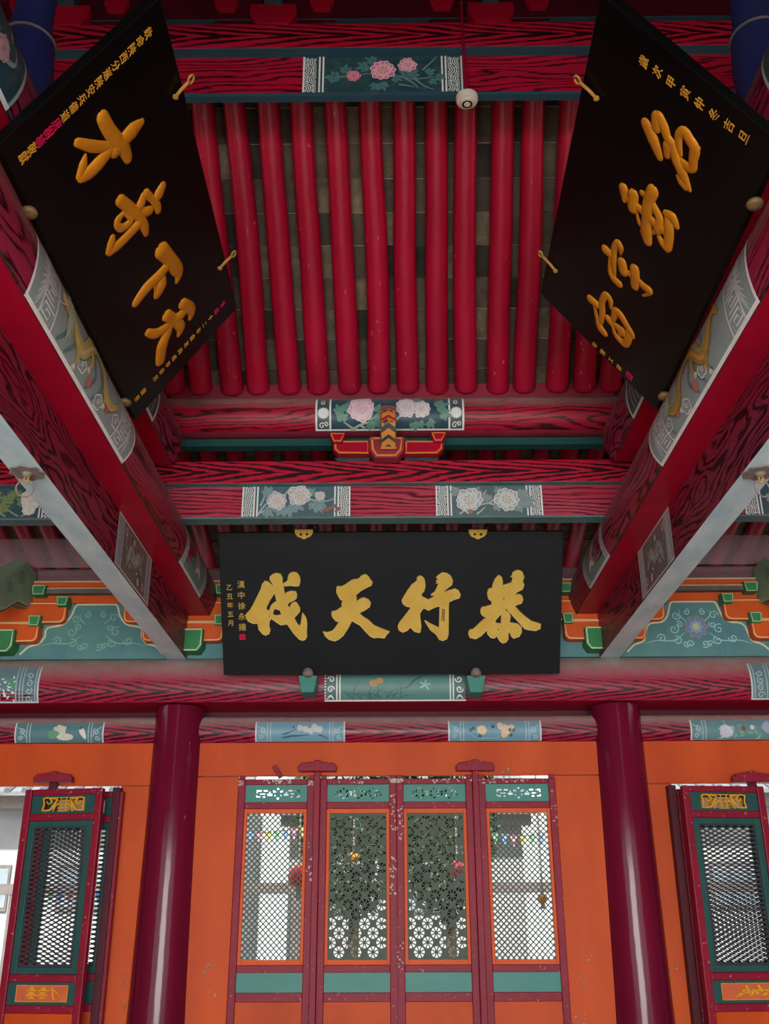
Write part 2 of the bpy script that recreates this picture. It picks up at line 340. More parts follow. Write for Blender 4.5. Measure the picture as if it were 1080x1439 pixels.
# ------------------------------------------------------------------ painter: brush work laid on a real surface
class Paint:
    def __init__(s, S, du=1.0): s.S = S; s.mb = MB(); s.h = .0015
    def up(s, k=1): s.h += .0003 * k
    def quad(s, u0, u1, v0, v1, col, nu=1, nv=8, slant=0):
        c = lin(col); P = []
        for j in range(nv + 1):
            v = v0 + (v1 - v0) * j / nv
            for i in range(nu + 1): P.append(s.S(u0 + (u1 - u0) * i / nu + slant * (v - v0), v, s.h))
        b = s.mb.add(P)
        for j in range(nv):
            for i in range(nu):
                k = b + j * (nu + 1) + i; s.mb.face([k, k + 1, k + nu + 2, k + nu + 1], None, 0, c)
    def rib(s, P, wd, col, n=5, closed=False, smooth=True):
        c = lin(col); s.h += .00002
        Q = catmull([tuple(p) for p in P], n, closed) if smooth else [tuple(p) for p in P]
        N = len(Q); V = []
        for i, (x, y) in enumerate(Q):
            if closed: a, b2 = Q[i - 1], Q[(i + 1) % N]
            else: a, b2 = Q[max(i - 1, 0)], Q[min(i + 1, N - 1)]
            dx, dy = b2[0] - a[0], b2[1] - a[1]; L = sqrt(dx * dx + dy * dy) or 1; nx, ny = -dy / L, dx / L
            if isinstance(wd, (int, float)): W = wd
            else:
                t = i / max(1, N - 1) * (len(wd) - 1); k = min(int(t), len(wd) - 2); W = wd[k] + (wd[k + 1] - wd[k]) * (t - k)
            for sd in (-.5, 0, .5): V.append(s.S(x + nx * W * sd, y + ny * W * sd, s.h))
        b = s.mb.add(V)
        for i in range(N if closed else N - 1):
            j = (i + 1) % N
            for k in (0, 1): s.mb.face([b + 3 * i + k, b + 3 * i + k + 1, b + 3 * j + k + 1, b + 3 * j + k], None, 0, c)
    def line(s, P, wd, col): s.rib(P, wd, col, smooth=False)
    def blob(s, x, y, r, col, ry=None, n=10, ang=0):
        c = lin(col); ry = ry or r; s.h += .00002
        V = [s.S(x, y, s.h)]
        for k in range(n):
            a = 2 * pi * k / n; p, q = r * cos(a), ry * sin(a); V.append(s.S(x + p * cos(ang) - q * sin(ang), y + p * sin(ang) + q * cos(ang), s.h))
        b = s.mb.add(V)
        for k in range(n): s.mb.face([b, b + 1 + k, b + 1 + (k + 1) % n], None, 0, c)
    def petal(s, x, y, a, L, Wd, col):
        s.rib([(x, y), (x + L * .5 * cos(a), y + L * .5 * sin(a)), (x + L * cos(a), y + L * sin(a))], [Wd * .3, Wd * .8, Wd, Wd * .9, Wd * .2], col, 3)
    def flower(s, x, y, r, cols, n=9, sq=1.0):
        edge, outer, mid, core = cols
        for ring, (k, rr, cc) in enumerate(((n, 1.0, outer), (n - 2, .72, mid), (max(5, n - 4), .46, outer), (5, .26, mid))):
            for i in range(k):
                a = 2 * pi * i / k + ring * .4 + random.uniform(-.1, .1); L = r * rr * random.uniform(.88, 1.08)
                s.petal(x, y, a, L, r * rr * .72, edge); s.petal(x, y, a, L * .93, r * rr * .6, cc)
            s.up()
        s.blob(x, y, r * .13, core)
    def leaf(s, x, y, a, L, Wd, col, vein=None):
        s.rib([(x, y), (x + L * .5 * cos(a + .15), y + L * .5 * sin(a + .15)), (x + L * cos(a), y + L * sin(a))], [Wd * .1, Wd * .9, Wd, Wd * .7, 0], col, 3)
        if vein: s.line([(x, y), (x + L * .8 * cos(a + .05), y + L * .8 * sin(a + .05))], Wd * .1, vein)
    def lobed(s, x, y, a, L, col, vein=None):
        for da, k in ((0, 1), (.7, .8), (-.7, .8), (1.3, .55), (-1.3, .55)): s.leaf(x, y, a + da, L * k, L * .42, col, vein)
    def spiral(s, x, y, r, wd, col, turns=1.3, a0=0, sgn=1):
        N = int(turns * 10); s.rib([(x + r * (1 - k / (N + 2)) * cos(a0 + sgn * 2 * pi * turns * k / N), y + r * (1 - k / (N + 2)) * sin(a0 + sgn * 2 * pi * turns * k / N)) for k in range(N + 1)], wd, col, 2)
    def fret(s, x, y, a, b, wd, col):
        P = []; ax, ay = a, b
        P = [(x - ax, y - ay), (x + ax, y - ay), (x + ax, y + ay), (x - ax, y + ay), (x - ax, y - ay * .4), (x + ax * .5, y - ay * .4), (x + ax * .5, y + ay * .45), (x - ax * .4, y + ay * .45), (x - ax * .4, y)]
        s.line(P, wd, col)
    def cloud(s, x, y, rx, ry, col, fill=None):
        P = [(x + rx * (.85 + .22 * abs(sin(2.5 * a + .6))) * cos(a), y + ry * (.85 + .22 * abs(sin(2.5 * a + .6))) * sin(a)) for a in [2 * pi * k / 24 for k in range(24)]]
        if fill: s.blob(x, y, rx, fill, ry, 16)
        s.rib(P, min(rx, ry) * .18, col, 2, True); s.spiral(x, y, min(rx, ry) * .5, min(rx, ry) * .14, col, 1.2)
    def waves(s, u0, u1, v0, v1, col, n=3):
        n = round(n); w_ = u1 - u0; H = v1 - v0; st = H / n
        for k in range(-1, n + 1):
            for side in (0, 1):
                vc = v0 + st * (k + (.5 if side else 0) + .25); cu_ = u0 if side == 0 else u1; sg = 1 if side == 0 else -1
                for q in range(1, 6):
                    R = w_ * q / 5.2; run = []
                    for a in [(-90 + 6 * i) for i in range(31)]:
                        x = cu_ + sg * R * cos(radians(a)); y = vc + R * sin(radians(a)) * 1.0
                        ins = abs(y - vc) <= st * .5 * (1 - abs(x - cu_) / w_) * 1.06 + st * .02 and v0 <= y <= v1
                        if ins: run.append((x, y))
                        elif len(run) > 1: s.line(run, w_ * .09, col); run = []
                        else: run = []
                    if len(run) > 1: s.line(run, w_ * .09, col)
    def frame(s, u0, u1, v0, v1, wd, col, top=True, nv=10):
        s.quad(u0, u0 + wd, v0, v1, col, 1, nv); s.quad(u1 - wd, u1, v0, v1, col, 1, nv); s.quad(u0, u1, v0, v0 + wd, col, 8, 1)
        if top: s.quad(u0, u1, v1 - wd, v1, col, 8, 1)
    def done(s, parent, name='painted_panel', label=None):
        o = s.mb.build(name, M['pic'], parent, smooth=True, sharp=0)
        if label: o['label'] = label
        return o
def S_face(y, z0=0): return lambda u, v, h: Vector((u, y - h, z0 + v))
def S_xlog(cy, cz, r, fh):
    p0 = math.asin(min(.999, fh / r)) if fh else 0
    return lambda u, v, h: Vector((u, cy - (r + h) * sin(p0 + v / r), cz - (r + h) * cos(p0 + v / r)))
def S_ylog(cx, cz, r, fh, s):
    p0 = math.asin(min(.999, fh / r)) if fh else 0
    return lambda u, v, h: Vector((cx + s * (r + h) * sin(p0 + v / r), u, cz - (r + h) * cos(p0 + v / r)))
def S_side(x, s): return lambda u, v, h: Vector((x + s * h, u, v))
ORD = 'first second third fourth fifth sixth seventh eighth ninth tenth eleventh twelfth thirteenth fourteenth fifteenth sixteenth seventeenth eighteenth nineteenth twentieth'.split()
ORD += ['twenty-' + q for q in ORD[:9]] + ['thirtieth'] + ['thirty-' + q for q in ORD[:9]]
# ================================================================== THE LARGE STRUCTURE
X0, HB = 0.03, 1.815            # centre line of the middle bay, half distance of the two tie-beams
WY = 8.2                        # face of the rear wall
KE = 6.7 / 6.2                  # depth of the middle purlin plane
KG = 4.6 / 4.3                  # depth of the ridge plane
def struct(mb, name, mats, parent=None, label=None, **kw):
    o = mb.build(name, mats, parent, **kw)
    if parent is None: o['kind'] = 'structure'
    if label: o['label'] = label
    return o
b = MB(); b.box(-9, 9, -7, 8.4, -1.72, -1.6); struct(b, 'floor', M['stone'], label='pale stone floor of the hall')
b = MB(); b.box(-30, 30, -30, -7, -1.9, -1.75); struct(b, 'trim_2', M['yard'], label='pale paved forecourt in front of the open hall')
b = MB(); b.box(-30, 30, 8.4, 60, -1.9, -1.75); struct(b, 'trim_1', M['yard'], label='pale paved courtyard behind the hall doors')
for s_, nm in ((-1, 'wall_left'), (1, 'wall_right')):
    b = MB(); b.box(s_ * 9, s_ * 9.2, -7, 8.4, -1.6, 3.6); struct(b, nm, M['orange'], label='orange painted end wall of the hall')
# rear wall: orange boards over and beside the door openings, in three bays
CX = (-1.735 - 3.6, -1.735, 1.866, 1.866 + 3.6)     # columns
wall = empty('wall_back', (0.06, WY, -1.6), 'orange boarded rear wall of the hall with three door bays', kind='structure')
def wboard(x0, x1, z0, z1, y=WY, name='wall_board', m='orange'):
    b = MB(); b.box(x0, x1, y, y + .05, z0, z1, axis='z'); return b.build(name, M[m], wall, bevel=.004)
wboard(CX[1] + .15, CX[2] - .15, 1.135, 1.40)                 # middle bay head board
wboard(CX[1] + .15, -1.215, -1.6, 1.13); wboard(1.312, CX[2] - .15, -1.6, 1.13)
wboard(CX[0] + .15, CX[1] - .15, 1.065, 1.40); wboard(CX[2] + .15, CX[3] - .15, 1.065, 1.40)
wboard(-2.155, CX[1] - .15, -1.6, 1.06); wboard(CX[2] + .15, 2.25, -1.6, 1.06)
wboard(CX[0] + .15, -4.4, -1.6, 1.06); wboard(4.5, CX[3] - .15, -1.6, 1.06)
wboard(-9, CX[0] - .1, -1.6, 1.40); wboard(CX[3] + .1, 9, -1.6, 1.40)
wboard(-9, 9, 1.40, 2.92, WY + .3, 'upper_wall_board', 'maroon_dark'); wboard(-9, 9, 2.6, 3.5, WY + 1.0, 'upper_wall_board', 'maroon_dark')

b = MB(); b.box(-9, 9, -2.75, -2.45, 1.8, 2.75, axis='x'); struct(b, 'trim_5', M['maroon_dark'], label='unseen dark lintel added over the open front to shade the ridge')  # unseen beam behind the camera, added to keep front light off the ridge
# columns -------------------------------------------------------------
for i, x in enumerate(CX):
    b = MB(); prof = [(.245, -1.52), (.24, -1.2), (.222, -.4), (.207, .8), (.203, 1.62), (.198, 1.69)]
    b.lathe((x, 8.27, 0), prof, 40)
    r = empty('hall_column', (x, 8.27, -1.6), ['maroon lacquered round column far left', 'maroon lacquered round column left of the middle doors', 'maroon lacquered round column right of the middle doors', 'maroon lacquered round column far right'][i], 'column', 'round columns of the rear wall')
    b.build('shaft', M['column'], r, smooth=True)
    b = MB(); b.lathe((x, 8.27, 0), [(.30, -1.6), (.34, -1.57), (.33, -1.53), (.26, -1.52)], 32); b.build('stone_base', M['stone'], r, smooth=True)

# log across the top of the columns ------------------------------------
A_C, A_Z, A_R, A_F = 8.27, 1.856, .25, .20
b = MB(); b.log('x', (A_C, A_Z), A_R, A_F, -8.9, 8.9, 0, 1, wob=.012)
lintel = b.build('round_lintel', [M['chev_big'], M['red']], None, smooth=True)
tag(lintel, 'long round crimson-grained lintel log with a flat red underside across the column tops', 'beam')
# lower lintel logs between columns
B_C, B_Z, B_R = 8.30, 1.50, .128
low = []
for i in range(3):
    b = MB(); b.log('x', (B_C, B_Z), B_R, 0, CX[i] + .17, CX[i + 1] - .17, 0, 0)
    o = b.build('lower_lintel', M['chev_low'] if 'chev_low' in M else M['grain'], None, smooth=True)
    tag(o, ['short round lower lintel left of the left column', 'short round lower lintel over the middle doors with two pale blue panels', 'short round lower lintel right of the right column'][i], 'beam', 'lower lintels between the columns'); low.append(o)

# depth-wise tie beams: flat tie with a pale blue soffit, round log on top ------------
side_name = {-1: 'left', 1: 'right'}
fang = {}; logd = {}; upper = {}
LC = {s: X0 + s * HB for s in (-1, 1)}
for s in (-1, 1):
    xi, xo = X0 + s * (HB - .083), X0 + s * (HB + .083)
    b = MB(); b.box(min(xi, xo), max(xi, xo), -2.5, 8.34, 2.09, 2.452, 0, 1, 'y')
    fang[s] = b.build('tie_beam', [M['grain_deep'], M['soffit']], None, bevel=.006)
    tag(fang[s], 'flat maroon-grained tie beam with a pale blue underside, slanting out of the %s edge' % side_name[s], 'beam', 'tie beams under the side logs')
    b = MB(); b.log('y', (LC[s], 2.62), .31, .262, -2.5, 8.36, 0, 1, wob=.015)
    if s == 1:
        for v in b.v: v.x = 2 * LC[s] - v.x
    logd[s] = b.build('side_log', [M['grain_log'] if 'grain_log' in M else M['grain_deep'], M['red']], None, smooth=True)
    tag(logd[s], 'thick round crimson log with a painted dragon panel on the %s side' % side_name[s], 'beam', 'round logs on the tie beams')
    b = MB(); b.log('y', (LC[s], 3.285), .275, .215, .2, 6.52, 0, 1, wob=.03)
    if s == 1:
        for v in b.v: v.x = 2 * LC[s] - v.x
    upper[s] = b.build('upper_log', [M['grain_deep'], M['red']], None, smooth=True)
    tag(upper[s], 'upper round crimson log half hidden behind the %s black signboard' % side_name[s], 'beam', 'upper logs')
    for yy_, wh in ((6.38, 'under the far end of the %s upper log'), (1.0, 'under the near part of the %s upper log')):
        b = MB(); b.lathe((LC[s], yy_, 2.93), [(.10, 0), (.13, .03), (.13, .10), (.10, .13)], 20); tag(b.build('log_block', M['maroon'], None, smooth=True), 'small round block ' + wh % side_name[s], 'block')


# middle cross beams (E) and purlin (F) --------------------------------
y = 6.2 * KE
def zE(v): return v * KE
E1 = MB(); E1.box(-5.4, 5.4, y - .06, y + .14, zE(2.785), zE(2.951), 0, 1, 'x')
crossE = empty('cross_beam', (0, y, zE(2.512)), 'double cross beam with flower panels and grey-blue edges above the middle signboard', 'beam')
E1.build('upper_tie', [M['chev'], M['teal_edge']], crossE, bevel=.004)
b = MB(); b.box(-5.4, 5.4, y, y + .11, zE(2.558), zE(2.785), 0, 1, 'x'); b.build('lower_tie', [M['grain_rose'], M['teal_edge']], crossE, bevel=.004)
b = MB(); b.box(-5.4, 5.4, y - .003, y + .11, zE(2.548), zE(2.560), 0, 0, 'x'); b.build('edge_strip', M['teal_edge'], crossE)
F_C, F_Z, F_R, F_F = 6.22 * KE, 3.312 * KE, .15 * KE, .072 * KE
b = MB(); b.log('x', (F_C, F_Z), F_R, F_F, -5.4, 5.4, 0, 1, wob=.02)
purF = empty('middle_purlin', (0, F_C, F_Z - F_R), 'round crimson purlin with a peony panel under the rafter ends', 'beam')
b.build('log', [M['grain'], M['redstrip']], purF, smooth=True)
b = MB(); b.box(-5.4, 5.4, 6.24 * KE, 6.32 * KE, 3.115 * KE, 3.17 * KE); b.build('edge_strip', M['teal_dark'], purF)
b = MB(); b.box(-1.66, 1.72, 6.16 * KE, 6.22 * KE, 3.425 * KE, 3.56 * KE); b.build('rafter_board', M['redstrip'], purF, bevel=.003)
# ridge beams (G) ------------------------------------------------------
y = 4.3 * KG; k = KG
crossG = empty('ridge_tie', (0, y, 4.30 * k), 'dark crimson double ridge tie with pink flower panel at the top', 'beam')
b = MB(); b.box(-3.2, 3.2, y - .07, y + .08, 4.655 * k, 4.846 * k, 0, 1, 'x'); b.build('upper_tie', [M['chev'], M['teal_edge_d']], crossG, bevel=.004)
b = MB(); b.box(-3.2, 3.2, y, y + .045, 4.376 * k, 4.655 * k, 0, 1, 'x'); b.build('lower_tie', [M['grain'], M['teal_edge_d']], crossG, bevel=.004)
b = MB(); b.box(-3.2, 3.2, y - .004, y + .045, 4.355 * k, 4.378 * k, 0, 0, 'x'); b.build('edge_strip', M['teal_edge_d'], crossG)
b = MB(); b.log('x', (y + .06, 5.62), .17, .1, -3.4, 3.4, 0, 1); tag(b.build('ridge_purlin', [M['grain'], M['red']], None, smooth=True), 'round ridge purlin above the topmost brackets', 'beam')
b = MB(); b.box(-3.2, 3.2, y - .02, y + .07, 5.28, 5.46, 0, 1, 'x'); tag(b.build('ridge_fascia', [M['maroon_dark'], M['teal_edge_d']], None, bevel=.004), 'dark red board with a teal underside above the topmost brackets', 'beam')
# wall purlin (H) -------------------------------------------------------
b = MB(); b.log('x', (8.30, 2.845), .088, 0, -8.9, 8.9, 0, 0, wob=.02); tag(b.build('wall_purlin', M['dusty'], None, smooth=True), 'dusty mauve round purlin over the carved wall brackets', 'beam')
for x0, x1, sd_ in ((-8.9, LC[-1], 'left'), (LC[1], 8.9, 'right')):
    b = MB(); b.box(x0, x1, 8.2, 8.206, 2.92, 3.19); tag(b.build('dust_sheet', M['sheet'], None), 'translucent dusty sheet in front of the rafter ends, %s bay' % sd_, 'sheet', 'sheets over the rafter ends')

# ------------------------------------------------------------------ roof deck, tile by tile
R0, R1 = Vector((0, 6.66, 3.80)), Vector((0, 4.62, 3.80 + .85 * 2.04))       # rafter axis, upper slope
sl = (R1 - R0).normalized(); nr = Vector((0, -sl.z, -(-sl.y))); nr = Vector((0, -sl.z, sl.y)) ; nr = nr if nr.z < 0 else -nr   # nr: down and inwards
bot = [246, 283, 326, 365, 408, 448, 490, 534, 573, 615, 654, 699, 737, 780, 821, 856]
rx = [at(p, 550, Y=R0.y).x for p in bot]
rx = [rx[0] - .24, rx[0] - .46][::-1] + rx + [rx[-1] + .23]
SH = -.065                                                        # the rafters lean a little to the left as they rise
deck = empty('ceiling', (0, 5.6, 3.9), 'grey-brown tile deck of the roof', kind='structure')
nrow = 13; L = (R1 - R0).length + .35; rh = L / nrow
base = R0 - nr * .085 - sl * .1
tile_mesh = {}
for j in range(nrow):
    for i in range(len(rx) - 1):
        u0 = rh * j + .004; u1 = rh * (j + 1) - .004
        sh0 = SH * (u0 / L); x0, x1 = rx[i] + sh0 + .004, rx[i + 1] + sh0 - .004
        off = random.uniform(0, .012); c = base + sl * (u0 + u1) / 2 - nr * off
        b = MB(); P = [Vector((x, 0, 0)) + base + sl * u - nr * off for x, u in ((x0, u0), (x1, u0), (x1, u1), (x0, u1))]
        b.prism(P, -nr * .025); b.build('tile', M['tile'], deck)
b = MB(); P = [Vector((x, 0, 0)) + base + sl * u - nr * .018 for x, u in ((rx[0] - .2, 0), (rx[-1] + .2, 0), (rx[-1] + .2, L), (rx[0] - .2, L))]
b.prism(P, -nr * .03); b.build('mortar_bed', M['lime'], deck)
# remaining slopes (only dark strips of them show): joined tile courses
def slope(p0, p1, x0, x1, rows, cols, name='tile_courses'):
    d = (p1 - p0); n_ = Vector((0, -d.z, d.y)).normalized(); n_ = n_ if n_.z > 0 else -n_
    b = MB()
    for j in range(rows):
        for i in range(cols):
            off = random.uniform(0, .01); a0, a1 = j / rows + .01 / rows, (j + 1) / rows - .01 / rows; q0, q1 = x0 + (x1 - x0) * i / cols, x0 + (x1 - x0) * (i + 1) / cols - .006
            P = [Vector((x, 0, 0)) + p0 + d * t + n_ * off for x, t in ((q0, a0), (q1, a0), (q1, a1), (q0, a1))]; b.prism(P, n_ * .03)
    o = b.build(name, M['tile'], deck); o['kind'] = 'stuff'; return o
LR0, LR1 = Vector((0, 6.92, 3.70)), Vector((0, 9.15, 3.07))
slope(LR0 + Vector((0, 0, .08)), LR1 + Vector((0, 0, .08)), -8.9, 8.9, 8, 40)
b = MB(); b.prism([Vector((-9.2, 6.78, 3.91)), Vector((9.2, 6.78, 3.91)), Vector((9.2, 9.6, 3.12)), Vector((-9.2, 9.6, 3.12))], (0, 0, .1))
b.prism([Vector((-9.2, 6.6, 3.93)), Vector((rx[0] - .1, 6.6, 3.93)), Vector((rx[0] - .1, 4.5, 5.8)), Vector((-9.2, 4.5, 5.8))], (0, 0, .1))
b.prism([Vector((rx[-1] + .1, 6.6, 3.93)), Vector((9.2, 6.6, 3.93)), Vector((9.2, 4.5, 5.8)), Vector((rx[-1] + .1, 4.5, 5.8))], (0, 0, .1))
b.prism([Vector((-9.2, 4.6, 5.8)), Vector((9.2, 4.6, 5.8)), Vector((9.2, 2.4, 3.95)), Vector((-9.2, 2.4, 3.95))], (0, 0, .1))
b.prism([Vector((-9.2, 2.5, 4.0)), Vector((9.2, 2.5, 4.0)), Vector((9.2, -2.6, 2.6)), Vector((-9.2, -2.6, 2.6))], (0, 0, .1))
b.prism([Vector((-9.2, 6.45, 4.12)), Vector((9.2, 6.45, 4.12)), Vector((9.2, 7.1, 3.95)), Vector((-9.2, 7.1, 3.95))], (0, 0, .1))  # strip added over the gap between slopes to block leaking sun
b.build('roof_board', M['lime_d'], deck)
# rafters ---------------------------------------------------------------
def rafter(p, q, r0, r1, seed, name='rafter', parent=None, m='rafter'):
    b = MB(); N = 9; pts = []; R = []
    for k_ in range(N + 1):
        t_ = k_ / N; w_ = Vector((noise.noise(Vector((seed, t_ * 2.2, 0))) * .022, 0, noise.noise(Vector((seed, t_ * 3, 9))) * .008))
        pts.append(p + (q - p) * t_ + w_); R.append((r0 + (r1 - r0) * t_) * (1 + .05 * noise.noise(Vector((seed, t_ * 6, 4)))))
    d = (p - q).normalized(); pts = [pts[0] + d * .035, pts[0] + d * .02] + pts; R = [R[0] * .55, R[0] * .85] + R
    b.tube(pts, R, 0, 16); return b.build(name, M[m], parent, smooth=True, sharp=50)
for i, x in enumerate(rx):
    o = rafter(R0 + Vector((x, -.02 + random.uniform(-.015, .015), 0)), R1 + Vector((x + SH, 0, 0)), .087, .074, i * 3.7)
    k = i - 2
    if 0 <= k < 16: lb = 'crimson round roof rafter, %s from the left of the upper slope' % ORD[k]
    elif i < 2: lb = 'crimson round roof rafter hidden behind the left black signboard, %s one' % ('outermost' if i == 0 else 'inner')
    else: lb = 'crimson round roof rafter hidden behind the right black signboard'
    tag(o, lb, 'rafter', 'rafters of the upper slope')
n_low = 0
xs = [v * .2265 - 4.19 for v in range(38)]
for i, x in enumerate(xs):
    o = rafter(LR0 + Vector((x, 0, 0)), LR1 + Vector((x, 0, 0)), .072, .072, i * 2.9 + 50, m='rafter')
    tag(o, 'dark red rafter of the lower slope behind the cross beam, %s from the left' % ORD[i], 'rafter', 'rafters of the lower slope')
# ================================================================== BRACKETS AND CARVED WALL BOARDS
def outline_block(parent, name, pts, y0, dep, mat, rim, wd=.012, rimcol='c9c2a6'):
    """prism facing the camera with a raised painted border; pts = [(x, z)]"""
    b = MB(); b.prism([Vector((x, y0, z)) for x, z in pts], (0, -dep, 0), 0); o = b.build(name, M[mat], parent, bevel=.006)
    p = Paint(lambda u, v, h: Vector((u, y0 - dep - h, v))); n = len(pts); cx = sum(q[0] for q in pts) / n; cz = sum(q[1] for q in pts) / n
    ins = []
    for x, z in pts:
        dx, dz = cx - x, cz - z; L = sqrt(dx * dx + dz * dz) or 1; ins.append((x + dx / L * wd * 1.6, z + dz / L * wd * 1.6))
    p.line(ins + [ins[0]], wd, rimcol); q = p.mb.build('border', M['pic'], o); return o
# --- bracket on the middle cross beam
y = 6.12 * KE; br = empty('bracket_set', (0.0, y + .1, zE(2.951)), 'small orange-edged red bracket with a green beak in front of the purlin panel', 'bracket')
def ke(px, py, Y=None): q = at(px, py, Y=Y or y); return (q.x, q.z)
OE = 'd9861f'
def yk(*L): return [ke(*p) for p in L]
outline_block(br, 'bearing_block', yk((519, 622), (568, 622), (567, 641), (559, 651), (526, 651), (519, 640)), y, .10, 'redstrip', None, .016, OE)
outline_block(br, 'arm', yk((468, 622), (520, 622), (520, 640), (474, 640), (468, 634)), y + .05, .08, 'red', None, .012, OE)
outline_block(br, 'arm', yk((567, 622), (623, 622), (623, 633), (616, 640), (567, 640)), y + .05, .08, 'red', None, .012, OE)
for L in (((469, 640), (519, 640), (519, 647), (475, 647)), ((568, 640), (617, 640), (613, 646), (568, 647))):
    b = MB(); b.prism([Vector((a, y + .04, c)) for a, c in yk(*L)], (0, .08, 0)); b.build('arm_underside', M['teal_dark'], br, bevel=.004)
for L in (((463, 614), (486, 614), (481, 627), (468, 627)), ((604, 613), (627, 613), (621, 626), (609, 626))): outline_block(br, 'end_block', yk(*L), y + .02, .09, 'red', None, .009, OE)
# beak: profile in depth, swept across its width
xa, xb = ke(535, 600)[0], ke(556, 600)[0]; yf = y - .10
prof = [(yf - .02, ke(545, 631, yf - .02)[1]), (yf - .10, ke(545, 612, yf - .10)[1]), (yf - .16, ke(545, 592, yf - .16)[1]), (yf - .14, ke(545, 577, yf - .14)[1]), (yf - .06, ke(545, 570, yf - .06)[1])]
b = MB(); b.prism([Vector((xa, a, c)) for a, c in prof] + [Vector((xa, y + .12, prof[-1][1])), Vector((xa, y + .12, prof[0][1]))], (xb - xa, 0, 0)); b.build('beak', M['teal_dark'], br, bevel=.008)
def S_beak(u, v, h):
    v = max(0, min(.9999, v)) * (len(prof) - 1); i = int(v); f = v - i; p, q = prof[i], prof[i + 1]
    return Vector((xa + (xb - xa) * u, p[0] + (q[0] - p[0]) * f - h * .8, p[1] + (q[1] - p[1]) * f - h * .5))
p = Paint(S_beak); p.quad(0, 1, 0, .999, '2b3a3a', 1, 12); p.up(6); p.quad(0, 1, .52, .999, 'a01832', 1, 8); p.up(8)
for v in (.06, .24, .45, .62, .74): p.line([(.06, v), (.5, v + .09), (.94, v)], .11 if v < .5 else .10, OE)
p.up(4); p.line([(.04, 0), (.04, .9)], .1, OE); p.line([(.96, 0), (.96, .9)], .1, OE); p.line([(.04, .9), (.5, .99), (.96, .9)], .06, OE); p.line([(0, .02), (1, .02)], .05, OE)
p.mb.build('beak_colours', M['pic'], br)
# --- brackets on the ridge tie
y = 4.27 * KG; zt = 4.846 * KG
def kg(px, py, Y=None): q = at(px, py, Y=Y or y); return (q.x, q.z)
for i, c in enumerate((94, 384, 689)):
    x = kg(c, 30)[0]; s_ = 1.0
    r = empty('ridge_bracket', (x, y + .1, zt), ['dark red ridge bracket behind the left black signboard', 'dark red ridge bracket above the left end of the pink flower panel', 'dark red ridge bracket beside the thin pipe above the smoke detector'][i], 'bracket', 'brackets under the ridge')
    b = MB(); b.prism([Vector((x + a, y - .04, zt + c_)) for a, c_ in ((-.10, 0), (.10, 0), (.145, .09), (.145, .17), (-.145, .17), (-.145, .09))], (0, .14, 0)); b.build('bearing_block', M['red'], r, bevel=.005)
    b = MB(); pr = [(-.40, .19), (-.40, .12), (-.36, .06), (-.28, .02), (.28, .02), (.36, .06), (.40, .12), (.40, .19)]
    b.prism([Vector((x + a, y + .02, zt + c_)) for a, c_ in pr], (0, .09, 0)); b.build('arm', M['maroon_dark'], r, bevel=.005)
    b = MB(); b.prism([Vector((x + a, y - .0, zt + c_)) for a, c_ in ((-.36, .055), (-.28, .0), (.28, .0), (.36, .055), (.30, .035), (-.30, .035))], (0, .12, 0)); b.build('arm_underside', M['teal_edge_d'], r)
    for sg in (-1, 1):
        b = MB(); b.prism([Vector((x + sg * .30 + a, y - .02, zt + c_)) for a, c_ in ((-.05, .15), (.05, .15), (.075, .2), (.075, .26), (-.075, .26), (-.075, .2))], (0, .1, 0)); b.build('end_block', M['red'], r, bevel=.004)
    b = MB(); b.box(x - .055, x + .055, y - .20, y + .1, zt + .16, zt + .36); b.build('nose', M['teal_edge_d'], r, bevel=.005)
